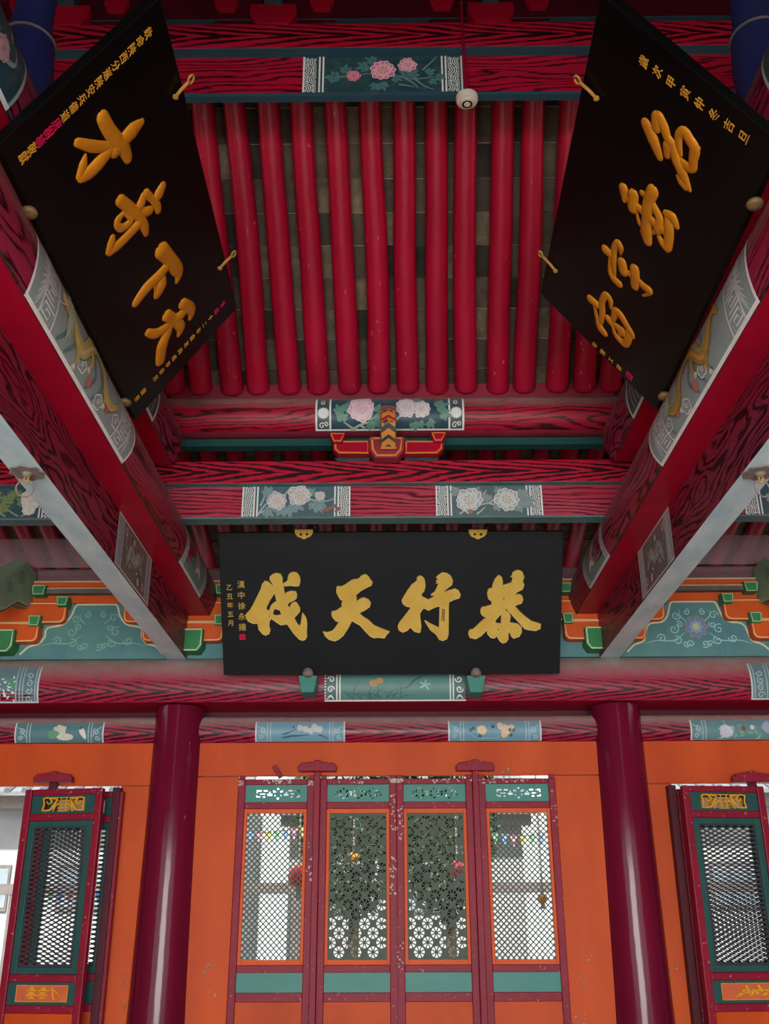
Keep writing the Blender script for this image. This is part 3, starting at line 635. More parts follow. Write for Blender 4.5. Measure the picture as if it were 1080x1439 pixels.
# --- carved corbels and blue boards along the wall
YW = 8.2
def corbel(xc, s, lab, with_arm):
    k = 8.36 / FPX * s                # metres per photo pixel at this depth
    def q(dx, py): return (xc + dx * k, at(553, py, Y=YW).z)
    r = empty('carved_corbel', (xc, YW, q(0, 919)[1]), lab, 'bracket', 'orange and green carved corbels on the lintel')
    def rnd(x0, x1, ytop, ybot, sg, rad=8):
        P = [(x0, ytop), (x1, ytop), (x1, ybot - rad)] + [(x1 - rad + rad * cos(a), ybot - rad + rad * sin(a)) for a in (.5, 1.05)] + [(x1 - rad, ybot), (x0, ybot)]
        return [(xc + sg * a * k, at(553, c_, Y=YW).z) for a, c_ in P]
    b = MB(); b.box(xc - 100 * k, xc + 100 * k, YW - .005, YW + .06, q(0, 922)[1], q(0, 846)[1]); b.build('back_board', M['blueboard'], r)
    for sg in (-1, 1):
        outline_block(r, 'scroll_block', rnd(0, 98, 848, 876, sg), YW, .07, 'orange_b', None, .010, 'e8c48a')
        outline_block(r, 'scroll_block', rnd(0, 64, 877, 904, sg), YW, .10, 'orange_b', None, .010, 'e8c48a')
        for x0, x1, y0, y1 in ((84, 102, 842, 855), (48, 66, 868, 883), (47, 68, 826, 840)):
            outline_block(r, 'cap', [(xc + sg * x0 * k, q(0, y0)[1]), (xc + sg * x1 * k, q(0, y0)[1]), (xc + sg * (x1 - 2) * k, q(0, y1)[1]), (xc + sg * (x0 + 2) * k, q(0, y1)[1])], YW, .13, 'green', None, .008, 'b8cfa8')
    outline_block(r, 'base_block', [(xc - 34 * k, q(0, 889)[1]), (xc + 34 * k, q(0, 889)[1]), (xc + 34 * k, q(0, 912)[1]), (xc + 28 * k, q(0, 920)[1]), (xc - 28 * k, q(0, 920)[1]), (xc - 34 * k, q(0, 912)[1])], YW, .16, 'green', None, .010, 'cfe0c0')
    if with_arm:
        # arm reaching into the hall with curled green end
        xm_ = xc + (.2 if xc < 0 else -.2)
        arm = [(YW, 2.86), (YW - .28, 2.88), (YW - .62, 2.66), (YW - .92, 2.50), (YW - .97, 2.36), (YW - .86, 2.26), (YW - .62, 2.34), (YW - .35, 2.50), (YW, 2.55)]
        b = MB(); b.prism([Vector((xm_ - .07, a, c_)) for a, c_ in arm], (.14, 0, 0)); b.build('slanting_arm', M['green_pale'], r, bevel=.01)
        for sg in (-1, 1):
            p = Paint(lambda u, v, h: Vector((xm_ + sg * (.078 + h), u, v))); cy_ = YW - .48; cz2 = 2.58
            p.line([(cy_ + (a - cy_) * .9, cz2 + (c_ - cz2) * .88) for a, c_ in arm + [arm[0]]], .012, 'b5c6a8'); p.spiral(YW - .36, 2.69, .07, .013, '5f8168', 1.6); p.spiral(YW - .58, 2.54, .06, .012, '5f8168', 1.6); p.spiral(YW - .8, 2.42, .05, .011, '5f8168', 1.6); p.mb.build('scrollwork', M['pic'], r)
        und = arm[4:]
        for i in range(3):
            (a0, c0), (a1, c1) = und[i + 1] if i + 1 < len(und) - 1 else und[i], und[min(i + 2, len(und) - 1)]; P = Paint(lambda u, v, h, a0=a0, c0=c0, a1=a1, c1=c1: Vector((xm_ + u, a0 + (a1 - a0) * v, c0 + (c1 - c0) * v - .014 - h)))
            P.quad(-.06, .06, .06, .94, 'b9c9a8', 1, 2); P.up(3); P.quad(-.045, .045, .14, .86, '3f8b54', 1, 2); P.mb.build('green_panel', M['pic'], r)
    return r
corbel(1.80 + .01, .9, 'orange and green corbel behind the right tie beam end', False)
corbel(-1.735, .9, 'orange and green corbel behind the left tie beam end', False)
corbel(-3.33, 1, 'orange and green corbel with a curled green arm at the left edge', True)
corbel(3.42, 1, 'orange and green corbel with a curled green arm at the right edge', True)
for i, (x0, x1, lb) in enumerate(((-3.4, -1.735, 'blue board with pale scrolls over the left end of the lintel'), (-1.735, 1.81, 'blue board behind the middle signboard'), (1.81, 3.5, 'blue-green board with a lotus rosette over the right end of the lintel'))):
    z0, z1 = at(553, 921, Y=YW).z - .02, at(553, 845, Y=YW).z
    b = MB(); b.box(x0, x1, YW + .0, YW + .05, z0, z1); o = b.build('carved_board', M['blueboard'], None, origin=((x0 + x1) / 2, YW, z0)); tag(o, lb, 'board', 'blue boards between the corbels')
    if i == 1: continue
    xm = at(133 if i == 0 else 977, 880, Y=YW).x; zz = lambda py: at(553, py, Y=YW).z
    p = Paint(S_face(YW)); p.h = .008
    line = 'cfd8b4'; kk = 8.36 / FPX
    sgm = [(-101, 918), (-90, 907), (-77, 903), (-69, 893), (-67, 881), (-46, 876), (-35, 864), (-31, 852), (-27, 848)] if i == 0 else [(-101, 918), (-90, 908), (-76, 902), (-70, 884), (-63, 878), (-48, 876), (-39, 868), (-33, 851), (-29, 848)]
    for sg in (-1, 1): p.rib([(xm + sg * a * kk, zz(c)) for a, c in sgm], .016, line, 3)
    p.line([(xm - 29 * kk, zz(848)), (xm + 29 * kk, zz(848))], .014, line)
    if i == 2:
        cx_, cz_ = xm, zz(883)
        for n_, R_, c_ in ((9, .105, '8f8a86'), (9, .085, '6a86b8'), (8, .06, '90a2c0')):
            for q in range(n_): a = 2 * pi * q / n_; p.petal(cx_, cz_, a, R_, R_ * .6, c_)
            p.up()
        p.blob(cx_, cz_, .03, 'b8c890')
        c1 = '9ccfd8'
    else: cx_, cz_, c1 = xm, zz(883), '7fb8a0'
    for sg in (-1, 1):
        for dx, dy, R_, a0 in ((.16, .10, .04, 0), (.19, -.02, .045, 1), (.17, -.12, .04, 2), (.30, -.10, .04, 3), (.07, .13, .03, 1.5), (.06, -.15, .035, 4), (.14, .02, .03, 2.5), (.10, -.15, .03, 0)):
            p.spiral(cx_ + sg * dx, cz_ + dy, R_, .009, c1, 1.3, a0, sg)
        p.rib([(cx_ + sg * .1, cz_ - .05), (cx_ + sg * .2, cz_ - .12), (cx_ + sg * .35, cz_ - .12), (cx_ + sg * .46, cz_ - .15)], [.004, .01, .008, .002], c1)
        p.rib([(cx_ + sg * .08, cz_ + .05), (cx_ + sg * .13, cz_ + .1), (cx_ + sg * .12, cz_ + .15)], [.008, .008, .002], c1)
    p.done(o, 'painted_scrolls')
cr = empty('cornice_rails', (0, YW, 2.60), 'orange and grey rails running above the carved corbels', 'beam')
for z0, z1, d, m in ((2.70, 2.775, .05, 'orange_b'), (2.655, 2.70, .09, 'grey'), (2.585, 2.655, .03, 'orange_b')):
    b = MB(); b.box(-8.9, 8.9, YW - d, YW + .1, z0, z1); b.build('rail', M[m], cr, bevel=.005)
b = MB(); b.box(-8.9, 8.9, YW - .055, YW, 2.765, 2.778); b.box(-8.9, 8.9, YW - .095, YW, 2.694, 2.702); b.build('pale_line', M['cream'], cr)

# ================================================================== SIGNBOARDS
def dome(mb, P, W, O, e1, e2, e3, hk=.42, n=7, m=0, closed=False):
    """rounded carved stroke: P in board coordinates"""
    Q = catmull(P, 6) if len(P) > 2 else catmull(P, 8)
    N = len(Q); rows = []
    Wd = []
    for i in range(N):
        t_ = i / (N - 1) * (len(W) - 1); k_ = min(int(t_), len(W) - 2); Wd.append(W[k_] + (W[k_ + 1] - W[k_]) * (t_ - k_))
    def row(x, y, nx, ny, w_, dx=0):
        V = []
        for k_ in range(n + 1):
            a = pi * k_ / n; V.append(O + e1 * (x - nx * w_ / 2 * cos(a)) + e2 * (y - ny * w_ / 2 * cos(a)) + e3 * (w_ * hk * sin(a) ** .8 if 0 < k_ < n else -.002))
        return mb.add(V)
    for i, (x, y) in enumerate(Q):
        a, b_ = Q[max(i - 1, 0)], Q[min(i + 1, N - 1)]; dx, dy = b_[0] - a[0], b_[1] - a[1]; L_ = sqrt(dx * dx + dy * dy) or 1; tx, ty = dx / L_, dy / L_
        if i == 0:
            for kk in (.98, .8, .45): rows.append(row(x - tx * Wd[0] / 2 * kk, y - ty * Wd[0] / 2 * kk, -ty, tx, Wd[0] * sqrt(1 - kk * kk) * 1.0))
        rows.append(row(x, y, -ty, tx, Wd[i]))
        if i == N - 1:
            for kk in (.45, .8, .98): rows.append(row(x + tx * Wd[i] / 2 * kk, y + ty * Wd[i] / 2 * kk, -ty, tx, Wd[i] * sqrt(1 - kk * kk)))
    for r_, s_ in zip(rows[:-1], rows[1:]):
        for k_ in range(n): mb.face([r_ + k_, r_ + k_ + 1, s_ + k_ + 1, s_ + k_], None, m)
class Board:
    def __init__(s, O, e1, e2, Lx, Ly, th, label, mat):
        s.O = Vector(O); s.e1 = Vector(e1).normalized(); s.e3 = s.e1.cross(Vector(e2)).normalized(); s.e2 = s.e3.cross(s.e1); s.L = Lx; s.H = Ly
        c = s.O + s.e1 * Lx / 2
        s.root = empty('signboard', c, label, 'sign', 'black inscribed signboards'); b = MB(); b.prism([s.pt(0, 0), s.pt(Lx, 0), s.pt(Lx, Ly), s.pt(0, Ly)], -s.e3 * th); b.build('board', M[mat], s.root, bevel=.006)
    def pt(s, x, y, h=0): return s.O + s.e1 * x + s.e2 * y + s.e3 * h
    def loc(s, px, py):
        q = on_plane(px, py, s.O, s.e3) - s.O; return (q.dot(s.e1), q.dot(s.e2))
    def fr(s, x, y, h=.0): return (s.pt(x, y, h), s.e1, s.e2)
    def strokes(s, org, sc, S, name, label=None, hk=.2):
        mb = MB()
        for st in S:
            P = [s.loc(org[0] + a / sc, org[1] + b_ / sc) for a, b_ in st[0]]
            # stroke widths were read across the slanting board: scale them with the local size
            mid = st[0][len(st[0]) // 2]; c = s.loc(org[0] + mid[0] / sc, org[1] + mid[1] / sc)
            c1 = s.loc(org[0] + (mid[0] + 40) / sc, org[1] + mid[1] / sc); c2 = s.loc(org[0] + mid[0] / sc, org[1] + (mid[1] + 40) / sc)
            ar = abs((c1[0] - c[0]) * (c2[1] - c[1]) - (c1[1] - c[1]) * (c2[0] - c[0])); kk = sqrt(ar) / 40
            # anisotropy: width direction in the picture -> board
            (x0, y0), (x1, y1) = st[0][0], st[0][-1]; dx, dy = x1 - x0, y1 - y0; L_ = sqrt(dx * dx + dy * dy) or 1; nx, ny = -dy / L_ * 40, dx / L_ * 40
            cn = s.loc(org[0] + (mid[0] + nx) / sc, org[1] + (mid[1] + ny) / sc); ct = s.loc(org[0] + (mid[0] + dx / L_ * 40) / sc, org[1] + (mid[1] + dy / L_ * 40) / sc)
            tv = Vector((ct[0] - c[0], ct[1] - c[1])).normalized(); nv = Vector((cn[0] - c[0], cn[1] - c[1])); kw = abs(tv.x * nv.y - tv.y * nv.x) / 40
            kw = kw if len(st[0]) <= 3 else (kw + kk) / 2
            dome(mb, P, [w_ * kw * 1.18 for w_ in st[1]], s.O, s.e1, s.e2, s.e3, hk)
        o = mb.build(name, M['gold_d'], s.root, smooth=True, sharp=0)
        if label: o['label'] = label
        return o
def V3(*a): return Vector(a)
# left board (fitted to its four corners)
tl = .618
BL = Board((-1.495, 2.985, 2.785), (0, 1, 0), (sin(tl), 0, cos(tl)), 2.247, .967, .05, 'tilted black signboard on the left, four amber characters and one pink name', 'black')
tr = .642
BR = Board((1.56, 5.145, 2.785), (-.02, -1, 0), (-sin(tr), 0, cos(tr)), 2.14, 1.035, .05, 'tilted black signboard on the right with four flowing amber characters', 'black')
TL = [((90, 140), 7.714, 'carved_character', [(((415, 190), (480, 320), (560, 430), (640, 520), (690, 640)), (125, 135, 140, 135, 95)), (((835, 245), (740, 330), (650, 430), (550, 560)), (60, 125, 115, 105)), (((145, 465), (300, 505), (420, 510), (530, 500)), (85, 115, 105, 75)), (((490, 550), (370, 690), (270, 790), (190, 845)), (90, 115, 110, 85)), (((165, 830), (205, 700), (230, 600)), (60, 70, 25))]),
      ((130, 240), 7.714, 'carved_character', [(((300, 320), (400, 400), (500, 490), (560, 600), (580, 680)), (105, 105, 95, 95, 60)), (((755, 165), (715, 250), (680, 320)), (55, 75, 45)), (((575, 245), (640, 300), (695, 370), (712, 430)), (85, 65, 80, 65)), (((550, 270), (520, 360), (480, 420)), (50, 70, 50)), (((510, 440), (580, 440), (620, 430)), (60, 100, 90)), (((350, 440), (275, 530), (270, 590), (315, 620), (400, 560), (410, 500), (340, 450)), (35, 60, 60, 65, 60, 60, 35)), (((500, 570), (380, 700), (270, 810), (190, 885)), (80, 75, 75, 55)), (((170, 880), (200, 790), (213, 725)), (45, 65, 45))]),
      ((160, 320), 7.714, 'carved_character', [(((515, 245), (600, 335), (675, 440), (700, 500), (682, 580)), (140, 120, 125, 90, 45)), (((585, 400), (480, 520), (350, 650), (235, 810)), (70, 80, 85, 65)), (((530, 520), (510, 620), (470, 720)), (40, 80, 60)), (((450, 590), (462, 700)), (40, 55))]),
      ((180, 400), 9.0, 'carved_character', [(((690, 240), (770, 290), (800, 340), (785, 420)), (110, 120, 95, 55)), (((705, 330), (640, 405), (560, 450)), (70, 85, 80)), (((490, 390), (570, 440), (660, 530), (640, 630)), (120, 105, 115, 55)), (((510, 510), (420, 580), (330, 620), (250, 605)), (70, 95, 95, 75)), (((540, 500), (490, 620), (425, 770), (402, 960)), (50, 85, 105, 90))])]
for o_, sc_, nm, S in TL: BL.strokes(o_, sc_, S, nm)
TR = [((880, 140), 7.714, [(((210, 260), (290, 430), (360, 620)), (75, 90, 55)), (((330, 190), (325, 300)), (100, 90)), (((355, 190), (410, 300), (440, 400), (490, 480)), (90, 85, 75, 85)), (((450, 500), (440, 600)), (95, 65)), (((500, 490), (540, 640), (610, 800), (685, 980)), (65, 90, 90, 35)), (((545, 825), (590, 880), (640, 940)), (20, 60, 60)), (((585, 590), (568, 480), (572, 380), (630, 350), (690, 440), (740, 530), (725, 640), (715, 740), (650, 720), (600, 670)), (45, 65, 80, 90, 95, 100, 85, 80, 80, 60)), (((740, 520), (785, 525)), (70, 40))]),
      ((850, 240), 7.714, [(((200, 190), (206, 320)), (80, 40)), (((308, 260), (300, 400)), (95, 95)), (((240, 310), (340, 380), (430, 460), (540, 570), (660, 670)), (50, 60, 62, 70, 60)), (((400, 240), (445, 265), (500, 230)), (65, 65, 90)), (((515, 220), (465, 360), (450, 520), (450, 640), (462, 760)), (110, 100, 95, 110, 85)), (((510, 350), (550, 430), (592, 520), (570, 640)), (60, 70, 70, 80)), (((340, 440), (368, 560), (420, 610)), (15, 30, 40)), (((392, 650), (440, 720)), (20, 60)), (((660, 460), (730, 505), (775, 600)), (50, 72, 45)), (((652, 500), (688, 580), (692, 700), (680, 825)), (20, 90, 90, 78)), (((672, 835), (620, 780), (582, 715)), (60, 50, 32)), (((505, 680), (570, 645), (620, 620)), (35, 75, 70))]),
      ((820, 320), 9.0, [(((275, 275), (330, 325)), (72, 65)), (((330, 360), (330, 540), (380, 640), (450, 710)), (25, 40, 62, 62)), (((460, 345), (468, 260), (430, 195), (388, 260), (380, 370), (380, 480), (388, 610)), (15, 70, 82, 72, 70, 65, 40)), (((485, 440), (505, 550)), (85, 85)), (((505, 560), (570, 575), (620, 625)), (50, 52, 55)), (((645, 525), (650, 640), (645, 735)), (98, 100, 85)), (((690, 665), (760, 740), (830, 795), (815, 835), (745, 860)), (50, 70, 70, 40, 20))]),
      ((810, 390), 9.0, [(((175, 270), (250, 335)), (62, 62)), (((222, 350), (260, 520), (300, 630), (355, 705)), (25, 38, 70, 55)), (((430, 385), (428, 290), (372, 222), (322, 300), (325, 420), (312, 540), (292, 600)), (30, 65, 78, 75, 75, 62, 40)), (((395, 515), (430, 560)), (48, 50)), (((432, 590), (470, 500), (495, 425), (560, 480), (630, 600), (690, 700), (708, 745)), (30, 60, 72, 70, 65, 65, 45)), (((450, 600), (490, 720), (560, 800), (620, 835), (660, 745), (650, 705)), (30, 45, 62, 72, 70, 60)), (((500, 610), (550, 660), (550, 715)), (42, 55, 35)), (((575, 660), (610, 730)), (42, 50))])]
for o_, sc_, S in TR: BR.strokes(o_, sc_, S, 'carved_character')
def column_text(B, chars, p0, p1, size, mat='gold_s', name='inscription', bold=.0):
    """characters one under the other between two photo points on the board"""
    a, b_ = Vector(B.loc(*p0)), Vector(B.loc(*p1)); n = len(chars); mb = MB()
    for i, ch in enumerate(chars):
        c = a + (b_ - a) * (i / max(1, n - 1)); text_into(ch, size, B.fr(c.x, c.y, .0005), mb, 0, .0015, bold)
    return mb.build(name, M[mat], B.root)
q0, q1 = (207, 47), (32, 222)
def seg(i, n=16): t_ = i / (n - 1); return (q0[0] + (q1[0] - q0[0]) * t_, q0[1] + (q1[1] - q0[1]) * t_)
column_text(BL, '欽命陝西分巡陝安兵備道', seg(0), seg(10), .049, bold=0); column_text(BL, '唐樹楠', seg(11), seg(13), .052, 'pink', bold=0)['label'] = 'crimson part of the inscription'
column_text(BL, '敬獻', seg(14), seg(15), .052, bold=0)
q0, q1 = (312, 428), (192, 560)
column_text(BL, '光緒', seg(0, 15), seg(1, 15), .046, 'pink', bold=0); column_text(BL, '十二年歲次丙戌季春月', seg(2, 15), seg(11, 15), .042, bold=0); column_text(BL, '穀旦', seg(13, 15), seg(14, 15), .044, bold=0)
column_text(BR, '歲次甲寅仲冬吉旦', (905, 87), (1046, 193), .056, bold=0)
column_text(BR, '年璽工書', (836, 485), (870, 517), .045, bold=0)
def seal(B, px, py, sz, m='pink'):
    c = B.loc(px, py); mb = MB(); mb.prism([B.pt(c[0] + a * sz, c[1] + b_ * sz, .001) for a, b_ in ((-.5, -.5), (.5, -.5), (.5, .5), (-.5, .5))], B.e3 * .0015)
    mb.build('seal', M[m], B.root)
    mb = MB()
    for k_ in (-.25, 0, .25): mb.prism([B.pt(c[0] + (k_ + a) * sz, c[1] + b_ * sz, .0026) for a, b_ in ((-.05, -.35), (.05, -.35), (.05, .35), (-.05, .35))], B.e3 * .001)
    mb.build('seal_marks', M['maroon_dark'], B.root)
seal(BR, 884, 528, .05)
# middle board leaning forward over the lintel
c0, c1 = Vector((-1.327, 7.85, 1.874)), Vector((1.359, 7.85, 1.877)); up = (Vector((-1.328, 7.21, 2.845)) - Vector((-1.327, 7.85, 1.874))).normalized()
BC = Board(c0, (1, 0, 0), up, 2.686, 1.163, .05, 'charcoal signboard over the middle doors with four pale gold characters', 'black2')
CC = [((340, 790), [[(45,665),(60,640),(100,600),(130,550),(180,450),(235,340),(255,270),(290,230),(330,240),(370,270),(395,295),(385,260),(350,215),(350,180),(390,145),(440,130),(490,145),(515,190),(512,265),(560,240),(580,215),(575,190),(590,175),(585,155),(620,125),(660,117),(700,130),(730,170),(740,220),(725,290),(680,297),(610,287),(545,295),(525,285),(535,350),(548,400),(560,375),(620,357),(680,362),(697,400),(690,450),(655,475),(600,500),(577,525),(597,568),(625,515),(665,492),(700,510),(735,570),(735,610),(700,655),(660,695),(700,770),(730,800),(745,760),(760,640),(775,640),(810,690),(825,760),(820,900),(825,930),(800,970),(765,982),(720,965),(650,890),(570,775),(490,787),(440,755),(370,705),(350,740),(345,800),(362,850),(345,895),(300,917),(260,900),(210,840),(195,765),(140,768),(75,735),(50,690)],
       [(412,385),(437,487),(400,505),(365,545),(340,610),(305,578),(350,480)], [(415,578),(480,600),(497,655),(440,668),(390,655),(400,610)], [(352,640),(358,642),(346,700),(338,690)]]),
      ((440, 790), [[(122,870),(180,880),(240,862),(280,815),(325,748),(285,735),(240,685),(230,650),(235,615),(290,605),(340,570),(372,545),(355,530),(365,490),(385,472),(345,468),(320,430),(290,370),(295,310),(315,295),(345,303),(400,280),(470,230),(515,207),(545,212),(590,190),(600,170),(640,148),(670,150),(705,180),(720,210),(750,245),(735,285),(680,310),(600,355),(535,410),(550,440),(548,487),(600,450),(640,440),(700,465),(728,510),(715,555),(650,600),(580,635),(630,680),(700,725),(770,790),(870,835),(965,870),(930,905),(900,952),(820,943),(770,950),(720,930),(650,860),(590,790),(490,735),(440,830),(380,920),(320,970),(270,990),(200,970),(150,925)]]),
      ((550, 790), [[(125,480),(150,430),(200,350),(250,280),(320,225),(318,185),(355,163),(395,175),(420,220),(428,290),(415,350),(370,405),(400,435),(435,450),(460,468),(520,435),(545,410),(500,410),(495,400),(540,370),(570,310),(598,250),(560,262),(575,235),(560,230),(590,205),(560,185),(590,155),(640,123),(700,132),(750,170),(773,225),(765,275),(700,325),(640,382),(720,350),(800,327),(845,350),(872,405),(855,445),(790,465),(727,495),(722,560),(720,900),(700,960),(645,985),(600,970),(560,905),(490,850),(415,735),(425,728),(500,775),(598,820),(600,700),(605,548),(540,565),(465,602),(405,572),(360,635),(365,720),(377,800),(365,875),(340,882),(285,868),(238,815),(200,855),(140,880),(90,850),(75,800),(100,750),(180,650),(245,562),(180,550),(140,515)],
       [(638,575),(650,575),(640,735),(630,735)], [(660,580),(672,580),(665,750),(652,745)]]),
      ((650, 790), [[(70,870),(100,835),(112,850),(160,810),(230,740),(300,683),(260,678),(225,640),(222,590),(240,560),(300,550),(362,530),(360,485),(320,455),(305,390),(315,345),(345,318),(365,325),(375,270),(400,210),(450,155),(490,180),(503,230),(503,285),(610,250),(632,180),(600,180),(625,150),(620,130),(660,100),(705,93),(750,115),(775,180),(755,235),(775,280),(755,335),(685,368),(655,415),(700,395),(745,415),(762,460),(745,510),(655,540),(700,600),(770,665),(860,735),(985,775),(980,830),(920,858),(840,850),(780,835),(720,770),(610,650),(540,570),(540,600),(590,640),(603,680),(590,755),(620,760),(690,770),(740,815),(745,870),(715,930),(640,955),(610,930),(590,880),(578,880),(575,960),(550,1000),(505,1017),(465,990),(425,925),(400,953),(350,945),(305,895),(305,850),(230,925),(160,962),(90,945),(68,905)],
       [(495,450),(540,428),(510,470)], [(487,310),(568,284),(510,318)], [(484,645),(478,765),(425,765),(408,738),(352,792)], [(435,830),(462,830),(445,858)]])]
for org, loops in CC:
    LL = [[BC.loc(org[0] + a / 9, org[1] + b_ / 9) for a, b_ in lp] for lp in loops]
    mb = MB(); sheet(LL[0], LL[1:], .014, BC.fr(0, 0, .0075), mb); o = mb.build('gilt_character', M['gold'], BC.root, bevel=.0025)
    mb = MB()
    for lp in LL:
        n = len(lp)
        for k_ in range(n):
            a, b_ = lp[k_], lp[(k_ + 1) % n]; mb.prism([BC.pt(a[0], a[1], .0), BC.pt(b_[0], b_[1], .0), BC.pt(b_[0], b_[1], .0125), BC.pt(a[0], a[1], .0125)], BC.e2 * -.004)
    mb.build('pale_edge', M['gold_rim'], BC.root)
column_text(BC, '漢中徐永揚', (338.5, 822), (340.5, 882), .062, 'gold', bold=0); column_text(BC, '乙丑年五月', (322, 826), (324.5, 876), .052, 'gold', bold=0); seal(BC, 340.5, 895, .045)
# hooks and fixings
def hook(B, a, b_, ring):
    p, q = B.loc(*a), B.loc(*b_); mb = MB(); P = [B.pt(p[0], p[1], .015), B.pt(p[0] * .5 + q[0] * .5, p[1] * .5 + q[1] * .5, .02), B.pt(q[0], q[1], .03)]
    mb.tube(P, .008, 0, 8); d = (P[-1] - P[0]).normalized()
    c = P[-1] + d * .02; mb.tube([c + (d * cos(t_ * pi / 6) + B.e1 * sin(t_ * pi / 6)) * .018 for t_ in range(12)], .006, 0, 6)
    mb.lathe(P[0] - Vector((0, 0, .012)), [(.006, 0), (.014, .006), (.014, .016), (.006, .022)], 10); o = mb.build('hook', M['brass'], B.root, smooth=True); return o
hook(BL, (243, 134), (257, 112), 0); hook(BL, (306, 375), (319, 357), 0); hook(BR, (841, 136), (822, 112), 0); hook(BR, (783, 379), (768, 357), 0)
for B, P in ((BL, (40, 296)), (BL, (178, 560)), (BR, (1060, 283)), (BR, (931, 552))):
    c = B.loc(*P); mb = MB()
    o3 = B.pt(c[0], -.015, .01)
    mb.lathe(o3 - Vector((0, 0, .02)), [(.01, 0), (.03, .008), (.036, .02), (.03, .034), (.012, .04)], 16); mb.build('foot_knob', M['bronze'], B.root, smooth=True)
for px in (427, 671):
    c = BC.loc(px, 751); mb = MB(); w_, h_ = .072, .075
    out = [(-w_, .03), (w_, .03), (w_ * .95, 0), (w_ * .7, -.025), (w_ * .35, -.035), (0, -.048), (-w_ * .35, -.035), (-w_ * .7, -.025), (-w_ * .95, 0)]
    hl = [[(x_ + .011 * cos(t_ * pi / 4), -.008 + .011 * sin(t_ * pi / 4)) for t_ in range(8)] for x_ in (-.024, .024)]
    sheet(out, hl, .008, BC.fr(c[0], c[1] + .01, .006), mb); mb.prism([BC.pt(c[0] + a, c[1] + b_, .01) for a, b_ in ((-w_, .032), (w_, .032), (w_, .042), (-w_, .042))], BC.e3 * .01)
    mb.build('gilt_clasp', M['gold'], BC.root, bevel=.001)
    mb = MB(); t0 = BC.pt(c[0], c[1] + .06, 0); mb.tube([t0 + Vector((.014 * cos(k_ * pi / 5), 0, .02 + .014 * sin(k_ * pi / 5))) for k_ in range(11)], .003, 0, 6); mb.tube([t0 + Vector((0, 0, .03)), t0 + Vector((.03, .1, .12)), Vector((t0.x + .12, 6.2 * KE + .1, 2.72))], .0025, 0, 6); mb.build('hanging_wire', M['iron'], BC.root, smooth=True)
for i, px in enumerate((433, 668)):
    q = at(px, 962, Y=7.86); r = empty('board_rest', (q.x, 7.95, q.z - .09), 'small teal wooden rest under the %s corner of the middle signboard' % ('left' if i == 0 else 'right'), 'bracket', 'rests of the middle signboard')
    b = MB(); b.prism([Vector((q.x + a, 7.80, q.z + c_)) for a, c_ in ((-.05, -.075), (.05, -.075), (.075, .06), (-.075, .06))], (0, .24, 0)); b.build('block', M['teal'], r, bevel=.006)
    b = MB(); b.lathe((q.x, 7.795, q.z + .07), [(.012, -.03), (.042, -.015), (.046, .01), (.03, .04), (.01, .052)], 14); b.build('knob', M['iron'], r, smooth=True)
# iron rosettes with rings under the tie beams
for s, (px, py) in ((-1, (48, 663)), (1, (1072, 663))):
    q = at(px, py, Z=2.09); x = X0 + s * HB; r = empty('hanging_ring', (x, q.y, 1.9), 'rusty iron ring on a lobed rosette under the %s tie beam' % side_name[s], 'ring', 'iron rings under the tie beams')
    b = MB(); n = 32; P = [Vector((x + (.082 + .008 * cos(8 * a)) * cos(a), q.y + (.082 + .008 * cos(8 * a)) * sin(a), 2.088)) for a in [2 * pi * k_ / n for k_ in range(n)]]; b.prism(P, (0, 0, -.008)); b.lathe((x, q.y, 2.06), [(.012, 0), (.02, .006), (.03, .022)], 14); b.build('rosette', M['iron'], r, bevel=.002)
    b = MB(); b.tube([Vector((x + .010 * cos(a), q.y, 2.05 + .018 * sin(a))) for a in [2 * pi * k_ / 12 for k_ in range(13)]], .005, 0, 6); b.build('eye', M['brass'], r, smooth=True)
    b = MB(); b.tube([Vector((x + .04 * cos(a), q.y + .01 * cos(a), 2.0 + .045 * sin(a))) for a in [2 * pi * k_ / 24 for k_ in range(25)]], .004, 0, 8); b.build('ring', M['iron'], r, smooth=True)
# smoke detector on its pipe
q = at(656, 142, Y=4.53); r = empty('smoke_detector', (q.x, q.y, q.z), 'round cream smoke detector hanging on a thin red pipe', 'detector')
b = MB(); b.lathe((q.x, q.y, q.z), [(.018, -.028), (.02, -.026), (.04, -.024), (.043, -.012), (.06, -.006), (.066, .008), (.066, .03), (.058, .038)], 28); b.build('body', M['white'], r, smooth=True, sharp=30)
b = MB(); b.lathe((q.x, q.y, q.z), [(.034, -.0262), (.034, -.0275), (.031, -.0275), (.031, -.0262)], 24); b.build('grille_ring', M['cream'], r)
b = MB(); b.tube([Vector((q.x, q.y, q.z + .03)), Vector((q.x - .005, q.y, q.z + .3)), Vector((q.x - .012, q.y, 5.6))], .0105, 0, 10); b.tube([Vector((q.x, q.y, q.z + .036)), Vector((q.x, q.y, q.z + .07))], .018, 0, 10); b.build('pipe', M['maroon'], r, smooth=True)
# blue posts standing on the upper logs near the top corners
for s in (-1, 1):
    x, yy = X0 + s * (HB - .03), 3.62; r = empty('king_post', (x, yy, 3.5), 'blue swelling post on the upper log in the top %s corner' % side_name[s], 'post', 'blue posts on the upper logs')
    b = MB(); b.lathe((x, yy, 3.50), [(.08, 0), (.11, .06), (.135, .2), (.14, .34), (.125, .5), (.10, .62), (.09, .9)], 28); b.build('body', M['blue'], r, smooth=True)
    for h_, r2 in ((.10, .122), (.52, .124)):
        b = MB(); b.tube([Vector((x + r2 * cos(a), yy + r2 * sin(a), 3.5 + h_)) for a in [2 * pi * k_ / 28 for k_ in range(29)]], .008, 0, 6); b.build('pale_band', M['grey'], r, smooth=True)
